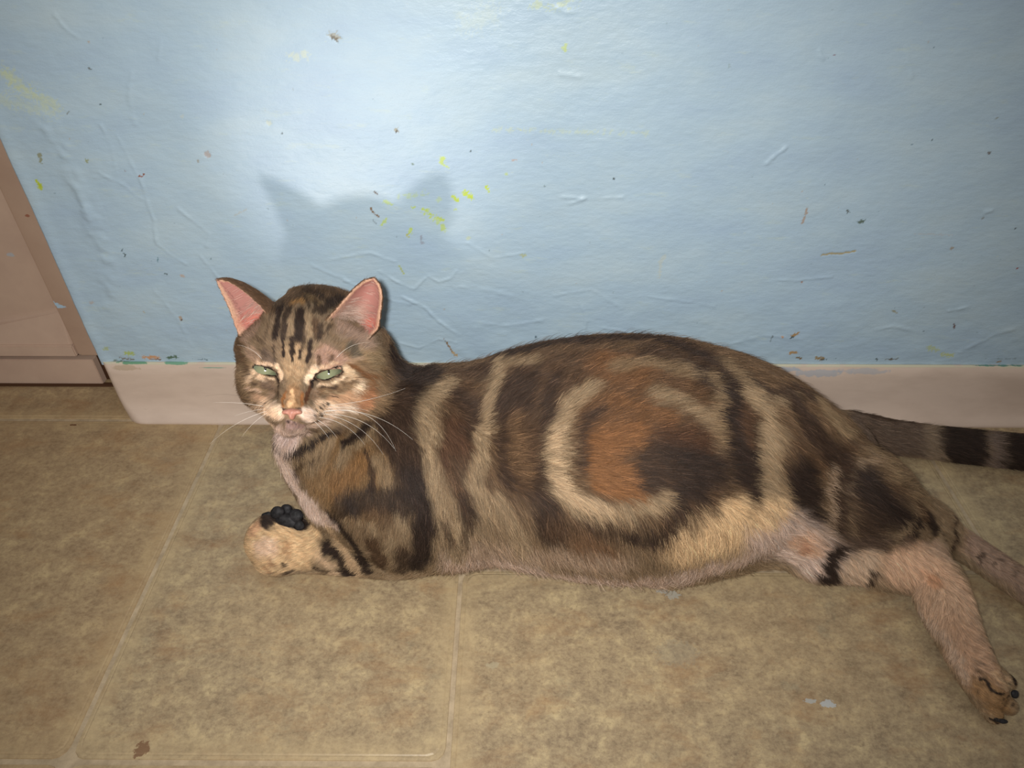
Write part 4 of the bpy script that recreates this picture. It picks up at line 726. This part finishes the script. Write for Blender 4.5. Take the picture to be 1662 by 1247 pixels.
# ---- fur: combed strands
CMB = [  # x, y, comb dx, dy, length mm, lift
 (850, 575, 1, -.45, 13, .30), (950, 560, 1, -.5, 13, .32), (1050, 560, 1, -.35, 13, .32), (1150, 600, 1, .1, 13, .30), (1230, 640, 1, .45, 12, .25), (720, 605, 1, -.2, 13, .3), (660, 600, .8, -.1, 14, .35),
 (800, 650, .8, -.6, 11, .22), (900, 650, .8, -.7, 12, .22), (1000, 650, .9, -.5, 12, .22), (1100, 660, 1, -.2, 12, .22), (1200, 690, 1, .3, 11, .2), (700, 680, .3, .6, 10, .2),
 (700, 760, .2, 1, 10, .2), (770, 760, .4, .9, 10, .2), (840, 740, .8, -.1, 11, .2), (930, 740, 1, -.1, 11, .2), (1020, 740, 1, -.15, 12, .2), (1110, 750, 1, 0, 12, .2), (1200, 780, 1, .2, 12, .2),
 (720, 850, .2, 1, 13, .28), (800, 860, .3, 1, 13, .28), (900, 860, .3, 1, 14, .28), (1000, 860, .3, 1, 14, .28), (1100, 860, .3, .9, 15, .3), (1180, 870, .2, 1, 15, .3), (1240, 850, .6, .7, 13, .25),
 (760, 905, .1, 1, 14, .32), (900, 920, .2, 1, 15, .34), (1000, 930, .2, 1, 16, .34), (1100, 925, .1, 1, 15, .34), (1190, 900, .1, 1, 12, .3),
 (1260, 720, .7, .7, 10, .2), (1320, 680, .9, .6, 10, .25), (1360, 720, .9, .5, 11, .25), (1300, 790, 1, .3, 13, .22), (1350, 830, .9, .5, 14, .25), (1420, 800, .9, .5, 14, .28), (1460, 770, 1, -.1, 13, .32), (1470, 840, .9, .5, 12, .25), (1400, 870, 1, .25, 14, .25),
 (1520, 860, .9, .5, 6, .2), (1600, 900, .8, .6, 5, .18), (1700, 980, .7, .7, 5, .18), (1300, 890, .8, .6, 9, .25), (1380, 930, .6, .8, 9, .28), (1440, 940, .6, .8, 9, .28), (1510, 930, .5, .8, 8, .22), (1520, 985, .1, 1, 8, .28), (1560, 1040, .4, .9, 6, .22), (1600, 1100, .6, .7, 3, .18), (1630, 1140, .9, .3, 2.2, .15), (1625, 1100, .8, .5, 2.2, .15),
 (1400, 700, 1, .12, 11, .15), (1500, 715, 1, .2, 11, .15), (1600, 725, 1, .2, 11, .15), (1750, 745, 1, .15, 11, .15),
 (460, 710, -.2, 1, 9, .3), (460, 750, 0, 1, 9, .3), (500, 810, .2, 1, 9, .3), (530, 740, .1, 1, 9, .2), (560, 780, .2, 1, 9, .2), (620, 700, .4, .8, 10, .25), (640, 640, .7, .4, 12, .3), (640, 780, .2, 1, 9, .2), (690, 850, 0, 1, 10, .25), (620, 840, -.2, 1, 8, .2),
 (660, 900, -.2, 1, 9, .25), (590, 890, -.6, .7, 7, .2), (530, 890, -.8, .5, 6, .2), (470, 890, -1, .3, 5, .2), (420, 880, -1, .15, 4.5, .2), (450, 855, -1, 0, 3.5, .18), (415, 860, -1, 0, 4, .2), (430, 910, -1, .3, 5, .22), (550, 845, -.5, .4, 8, .25),
 (475, 650, 0, -1, 1.3, .12), (477, 620, 0, -1, 2.2, .12), (478, 590, 0, -1, 3.5, .15), (480, 550, 0, -1, 5, .18), (490, 510, .05, -1, 6, .22), (500, 480, .1, -1, 7, .3), (450, 550, -.3, -1, 5, .2), (530, 550, .4, -.9, 5, .2), (420, 560, -.7, -.7, 6, .25), (570, 560, .7, -.6, 7, .25),
 (430, 585, -.6, -.5, 3.5, .18), (532, 585, .5, -.5, 3.5, .18), (425, 620, -.9, .2, 3.5, .15), (540, 625, 1, 0, 4, .15), (400, 600, -1, .2, 7, .3), (395, 630, -.9, .4, 7, .35), (580, 600, 1, .1, 7, .25), (610, 620, 1, .3, 9, .3), (580, 650, .9, .5, 8, .28), (600, 590, 1, -.1, 8, .28), (420, 650, -.8, .6, 6, .3),
 (440, 665, -.8, .6, 3.5, .25), (505, 672, .9, .4, 4, .25), (540, 670, 1, .4, 6, .28), (520, 690, .7, .7, 7, .3), (475, 695, 0, 1, 4, .3), (460, 700, -.3, 1, 7, .35), (455, 680, -.5, .8, 4, .3)]
CP, CD, CL = [], [], []
for (x, y, dx, dy, L, lf) in CMB:
    h = hit(x, y)
    if h is None: h = at_depth(x, y, HZ)
    v = RT*dx-UP*dy; CP.append(h); CD.append(v/np.linalg.norm(v)); CL.append((L/1000, lf))
CP = np.array(CP, np.float32); CD = np.array(CD, np.float32); CL = np.array(CL, np.float32)
def comb(p):
    d2 = ((p[:, None].astype(np.float32)-CP[None])**2).sum(-1)+2e-5; w = d2**-1.8; w /= w.sum(1, keepdims=True)
    return w @ CD, w @ CL
def make_fur(NH):
    tri = np.concatenate([bq[:, :3], bq[:, [0, 2, 3]]]); A, B, C = bv[tri[:, 0]], bv[tri[:, 1]], bv[tri[:, 2]]
    ar = .5*np.linalg.norm(np.cross(B-A, C-A), axis=1); cen = (A+B+C)/3
    N_ = vn[tri[:, 0]]
    Lr = np.zeros(len(tri), np.float32)
    for i in range(0, len(tri), 40000): Lr[i:i+40000] = comb(cen[i:i+40000])[1][:, 0]
    w = ar*np.clip(.011/Lr, .7, 3.2)
    w *= np.where((N_[:, 2] < -.75) | (cen[:, 2] < .0012), 0, 1)*np.where(N_ @ FW > .45, .35, 1.0)
    w[cen[:, 0] > .62] = 0
    w /= w.sum(); ti = rng.choice(len(tri), NH, p=w); r1, r2 = rng.random(NH), rng.random(NH); s1 = np.sqrt(r1)
    P0 = A[ti]*(1-s1)[:, None]+B[ti]*(s1*(1-r2))[:, None]+C[ti]*(s1*r2)[:, None]
    N0 = vn[tri[ti, 0]]*(1-s1)[:, None]+vn[tri[ti, 1]]*(s1*(1-r2))[:, None]+vn[tri[ti, 2]]*(s1*r2)[:, None]; N0 /= np.linalg.norm(N0, axis=1)[:, None]+1e-9
    D0 = np.zeros_like(P0); LL = np.zeros((NH, 2))
    for i in range(0, NH, 30000): D0[i:i+30000], LL[i:i+30000] = comb(P0[i:i+30000])
    inf = ear_info(P0, N0)
    L0, lf = LL[:, 0], LL[:, 1]
    # bare places: eyes, nose, pads
    keep = np.ones(NH, bool)
    for (ec, m, ew, eh) in EYEG:
        q = (P0-ec) @ m.T; keep &= ~(((q[:, 0]/(ew*1.16))**2+(q[:, 1]/(eh*1.55))**2 < 1) & (np.abs(q[:, 2]) < .03))
        # lids comb away from the eye and stay short
        dd = np.hypot(q[:, 0]/(ew*1.16), q[:, 1]/(eh*1.55)); near = dd < 2.2
        rad = q[:, 0:1]*m[0]+q[:, 1:2]*m[1]; rad /= np.linalg.norm(rad, axis=1)[:, None]+1e-9
        f = (np.clip((2.2-dd)/1.2, 0, 1)*near)[:, None]; D0 = D0*(1-f*.8)+rad*f*.8; L0 = L0*(1-f[:, 0]*.35)
    keep &= np.linalg.norm(P0-NOSEP, axis=1) > .0075
    for pc_, pr_ in PADS: keep &= ~((np.linalg.norm(P0-pc_, axis=1) < pr_*.6))
    # ears
    for k in (0, 1):
        m = inf[:, 0] == k; fr = m & (inf[:, 3] > -.05) & (inf[:, 1] > .04); u, v = inf[:, 1], inf[:, 2]
        rim = fr & (np.abs(v-.5) > .42); inn = fr & ~rim
        keep &= ~(inn & (rng.random(NH) > np.clip(.75-1.3*u, .05, .6)*np.clip(1.3-v, 0, 1)))
        tipd = (EAR_L, EAR_R)[k][63, 28]-(EAR_L, EAR_R)[k][3, 30]; tipd /= np.linalg.norm(tipd)
        acr = (EAR_L, EAR_R)[k][16, 56]-(EAR_L, EAR_R)[k][16, 6]; acr /= np.linalg.norm(acr)
        D0[m] = tipd; L0[m] = .0016; lf[m] = .12; D0[inn] = acr*.9+tipd*.35; L0[inn] = .0065; lf[inn] = .30
        bk = m & ~fr; L0[bk] = .0030
    P0, N0, D0, L0, lf, inf = P0[keep], N0[keep], D0[keep], L0[keep], lf[keep], inf[keep]; n = len(P0)
    # clumps and stray directions
    wv = warp(P0*1.6+.7); D0 = D0 + wv*.16 + warp(P0*5+.2)*.12 + rng.normal(0, .13, (n, 3))
    T = D0-(D0*N0).sum(1)[:, None]*N0; T /= np.linalg.norm(T, axis=1)[:, None]+1e-9
    L = L0*rng.uniform(.65, 1.2, n); lf = lf*rng.uniform(.6, 1.5, n)
    stray = (rng.random(n) < .05) & (L0 > .006); lf[stray] *= 1.8
    K = 5; t = np.linspace(0, 1, K)
    P_ = P0[:, None] + T[:, None]*(L[:, None]*t[None])[..., None] + N0[:, None]*(L[:, None]*lf[:, None]*(1.5*t-.75*t*t)[None])[..., None]
    # follow curved flanks: pull points that stray far from the skin back along the curvature, and stay off the floor
    P_[..., 2] = np.maximum(P_[..., 2], .0005+.0006*t[None])
    P_[:, 1:, 2] -= (L[:, None]*.06*(t[1:]**2)[None]); P_[..., 2] = np.maximum(P_[..., 2], .0005)
    P_[..., 1] = np.minimum(P_[..., 1], WY-.0012)
    q = P0+T*(L*.55)[:, None]
    c = coat(q)
    m = inf[:, 0] >= 0
    if m.any():
        ec_ = ear_paint(P0[m], N0[m], c[m].copy(), inf[m]); c[m] = ec_
        for k in (0, 1):
            z = (inf[:, 0] == k) & (inf[:, 3] > -.05) & (np.abs(inf[:, 2]-.5) < .42) & (inf[:, 1] > .04); c[z] = lin((188, 164, 150))
    c = c*np.exp(rng.normal(0, .22, n))[:, None]
    lum = c.sum(1)/3; tip = rng.random(n) < .10; c[tip & (lum < .12)] *= 2.2; c[tip & (lum > .12)] *= .55
    h = bpy.data.hair_curves.new('fur'); h.add_curves([K]*n)
    h.attributes['position'].data.foreach_set('vector', P_.astype(np.float32).ravel())
    ra = h.attributes.new('radius', 'FLOAT', 'POINT')
    rr = .00010*np.clip(L/.010, .55, 1.1)[:, None]*np.array([.9, 1, .9, .65, .2])[None]
    ra.data.foreach_set('value', rr.astype(np.float32).ravel())
    cc = h.attributes.new('coat', 'FLOAT_COLOR', 'CURVE'); cc.data.foreach_set('color', np.c_[np.clip(c, 0, .95), np.ones(n)].astype(np.float32).ravel())
    return h

# ---- eyes
def uv_ball(bm, c, r, ax=None, seg=24):
    m = Matrix.Translation(Vector(c)) @ (Matrix.Identity(4) if ax is None else Matrix(np.array(ax).T.tolist()).to_4x4()) @ Matrix.Diagonal((*r, 1))
    return bmesh.ops.create_uvsphere(bm, u_segments=seg, v_segments=seg//2, radius=1, matrix=m)
M_eye, nt, b = mat_new('grey_green_iris', .12, .5); nb = NB(nt); b.inputs['Coat Weight'].default_value = .4
tc = nb.n('ShaderNodeTexCoord'); ln = nb.n('ShaderNodeVectorMath', operation='LENGTH')
mp = nb.scale(tc.outputs['Object'], (1, 1, 0)); nb.l(mp, ln.inputs[0])
rr_ = nb.math('MULTIPLY', ln.outputs['Value'], 100)
ir = nb.ramp(rr_, [(0.0, (116, 119, 88)), (.55, (104, 108, 82)), (.86, (86, 94, 76)), (.97, (50, 54, 46))])
st = nb.noise(nb.scale(tc.outputs['Object'], (1, 1, .2)), 1100, 3, .7); ir = nb.mix(nb.math('MULTIPLY', st, .35), ir, (150, 156, 128))
nb.l(ir, b.inputs['Base Color'])
M_blk, _, _ = mat_new('pupil_black', .08, .5, (10, 9, 8))
for k, (ex, ey, er, ew, eh, edz) in enumerate(EYES):
    up_ = np.array([math.sin(er), math.cos(er)]); pts_ = []
    for s_ in (-1, 1):
        h = hit(ex-s_*up_[0]*(eh+3.5), ey-s_*up_[1]*(eh+3.5)); pts_.append(np.dot(h-CAM, FW))
    z = sum(pts_)/2; R = .0112
    gaze = -(ray(ex, ey)); gaze /= np.linalg.norm(gaze)
    c = at_depth(ex, ey, z+.0012) - gaze*R
    mz = Vector(gaze).to_track_quat('Z', 'Y')
    bm = bmesh.new(); uv_ball(bm, (0, 0, 0), (R, R, R), seg=40)
    o = link('eye', bm_mesh('eye', bm), M_eye, cat_e); o.location = c; o.rotation_mode = 'QUATERNION'; o.rotation_quaternion = mz
    bm = bmesh.new(); uv_ball(bm, (.0002, .0016, R-.0010), (.0010, .0026, .0013), seg=16)
    o2 = link('pupil', bm_mesh('pupil', bm), M_blk, o)
# ---- nose leather
hz = np.dot(hit(474, 668)-CAM, FW); NZ = hz
def nell(p, px, py, dz, ax, roll=0):
    z = NZ-dz; m = np.array([[math.cos(roll), math.sin(roll), 0], [-math.sin(roll), math.cos(roll), 0], [0, 0, 1]]) @ BAS
    a = np.array((ax[0]*z/F, ax[1]*z/F, ax[2])); q = (p-at_depth(px, py, z)) @ m.T
    k0 = np.linalg.norm(q/a, axis=1); k1 = np.linalg.norm(q/(a*a), axis=1)+1e-9; return k0*(k0-1)/k1
def nose_f(p, c=None, rad=0):
    d = smin(nell(p, 466, 668.5, -.0005, (8.5, 4.5, .0030), .15), nell(p, 482, 668.5, -.0005, (8.5, 4.5, .0030), -.15), .002)
    d = smin(d, nell(p, 474, 672, -.001, (6, 9.5, .0035)), .002)
    d = -smin(-d, nell(p, 464.5, 675, .0018, (3.6, 2.2, .0030), -.5), .0008); d = -smin(-d, nell(p, 483.5, 675, .0018, (3.6, 2.2, .0030), .5), .0008)
    return -smin(-d, nell(p, 474, 680, .0030, (.8, 7, .0016)), .0005)
NOSEP = at_depth(474, 672, NZ)
n_v, n_q = mesh_sdf(nose_f, NOSEP-.012, NOSEP+.012, .00032)
M_nose, nt, b = mat_new('pink_nose_leather', .42, .4); nb = NB(nt)
nb.l(nb.ramp(nb.noise(nb.pos(), 260, 3, .6), [(.35, (158, 106, 90)), (.65, (178, 126, 108))]), b.inputs['Base Color']); nb.bump(nb.noise(nb.pos(), 1800, 1, .5), .4, .0002, b)
link('nose', np_mesh('nose', n_v, n_q), M_nose, cat_e)
# ---- paw pads
M_pad, nt, b = mat_new('black_paw_pad', .62, .3); nb = NB(nt)
nb.l(nb.ramp(nb.noise(nb.pos(), 300, 3, .6), [(.35, (16, 15, 16)), (.7, (46, 44, 46))]), b.inputs['Base Color']); nb.bump(nb.noise(nb.pos(), 900, 2, .6), .5, .0004, b)
PADS = []
for (px, py, rx, ry, roll, dz) in [(433, 837, 9, 6, .2, .001), (450, 832, 12, 10, .3, .002), (465, 828, 10, 10, 0, .002), (480, 838, 12, 12, -.4, .002), (466, 846, 20, 13, -.35, .003), (485, 853, 9, 9, 0, .003),
        (1647, 1127, 6, 7, 0, 0), (1624, 1170, 12, 4.5, -.2, 0)]:
    h = hit(px, py)
    if h is None: h = hit(px, py+14)
    if h is None: h = hit(px-14, py-4)
    if h is None: h = at_z(px, py, .012)
    z = np.dot(h-CAM, FW)-dz
    if px > 1000: z = min(z, np.dot(at_z(px, py, .008)-CAM, FW))
    c = at_depth(px, py, z); bm = bmesh.new(); m = np.array([[math.cos(roll), math.sin(roll), 0], [-math.sin(roll), math.cos(roll), 0], [0, 0, 1]]) @ BAS
    uv_ball(bm, c, (rx*z/F, ry*z/F, min(rx, ry)*z/F*.6), ax=m, seg=20)
    for v in bm.verts: v.co += (v.co-Vector(c)).normalized()*(noise.noise(v.co*260)*.0007)
    link('paw_pad', bm_mesh('paw_pad', bm), M_pad, cat_e); PADS.append((np.array(c), max(rx, ry)*z/F))
print('before fur', time.time()-T0)
# ---- whiskers
M_wh, _, _ = mat_new('white_whisker', .35, .5, (236, 228, 216)); M_wd, _, _ = mat_new('dark_whisker', .4, .4, (90, 76, 66))
def whisker(pts, z0, z1, r0=.00016, mat=M_wh):
    P2 = np.array(pts, float); n = 18; s = np.linspace(0, 1, n)
    ts = np.r_[0, np.cumsum(np.linalg.norm(np.diff(P2, axis=0), axis=1))]; ts /= ts[-1]
    deg = min(2, len(P2)-1); fx = np.polyfit(ts, P2[:, 0], deg); fy = np.polyfit(ts, P2[:, 1], deg); x = np.polyval(fx, s); y = np.polyval(fy, s)
    h = hit(*pts[0]); zb = np.dot(h-CAM, FW)+.001 if h is not None else HZ-.04
    zz = zb - (z0*s+z1*s*s)
    for i in range(2, n):
        h = hit(x[i], y[i])
        if h is not None: zz[i] = min(zz[i], np.dot(h-CAM, FW)-.0035-.003*s[i])
    for _ in range(3): zz[1:-1] = (zz[:-2]+zz[1:-1]*2+zz[2:])/4
    C_ = np.array([at_depth(a, b_, z) for a, b_, z in zip(x, y, zz)]); bm = bmesh.new(); rings = []
    for i in range(n):
        t = C_[min(i+1, n-1)]-C_[max(i-1, 0)]; q = Vector(t).to_track_quat('Z', 'Y'); r = r0*(1-.8*s[i])
        rings.append([bm.verts.new(Vector(C_[i])+q @ Vector((r*math.cos(a), r*math.sin(a), 0))) for a in (0, 1.57, 3.14, 4.71)])
    for a, b_ in zip(rings, rings[1:]):
        for j in range(4): bm.faces.new((a[j], a[(j+1) % 4], b_[(j+1) % 4], b_[j]))
    bm.faces.new(rings[0][::-1]); bm.faces.new(rings[-1]); link('whisker', bm_mesh('whisker', bm), mat, cat_e)
for w_ in [([(530, 659), (565, 653), (612, 647), (658, 630)], .004, 0), ([(522, 668), (575, 667), (620, 682), (670, 714)], .006, .0, .00020), ([(520, 671), (580, 668), (618, 692), (642, 732)], .010, .0, .00018), ([(518, 673), (565, 675), (605, 696), (640, 728)], .008, .002, .00018),
        ([(514, 677), (545, 684), (578, 706), (592, 722)], .006, 0), ([(525, 672), (560, 682), (600, 710), (622, 738)], .006, 0), ([(528, 664), (570, 662), (600, 668)], .006, 0), ([(512, 680), (530, 692), (548, 712)], .004, 0), ([(508, 682), (522, 696), (534, 712)], .004, 0),
        ([(431, 657), (400, 645), (365, 641), (333, 643)], .002, 0, .00014, M_wd), ([(433, 661), (395, 655), (345, 654)], .004, 0), ([(436, 666), (408, 678), (372, 694), (340, 722)], .004, 0, .00012), ([(438, 668), (415, 684), (392, 710)], .004, 0, .00012), ([(430, 664), (405, 668), (380, 676)], .004, 0, .00012),
        ([(426, 584), (405, 566), (385, 560)], .012, 0, .00012), ([(545, 582), (575, 560), (600, 556)], .012, 0, .00012)]:
    whisker(*w_)
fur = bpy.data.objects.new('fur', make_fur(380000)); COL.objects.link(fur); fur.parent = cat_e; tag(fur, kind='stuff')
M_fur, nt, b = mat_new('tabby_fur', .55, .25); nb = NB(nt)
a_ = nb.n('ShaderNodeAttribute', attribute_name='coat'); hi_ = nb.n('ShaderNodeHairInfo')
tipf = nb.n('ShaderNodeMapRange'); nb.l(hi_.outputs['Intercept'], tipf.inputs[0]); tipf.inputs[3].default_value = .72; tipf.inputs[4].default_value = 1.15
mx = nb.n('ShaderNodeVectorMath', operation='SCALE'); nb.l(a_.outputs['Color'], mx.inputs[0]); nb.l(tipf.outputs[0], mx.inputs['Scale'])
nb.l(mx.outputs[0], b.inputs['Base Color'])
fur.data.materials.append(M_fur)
print('fur', time.time()-T0)
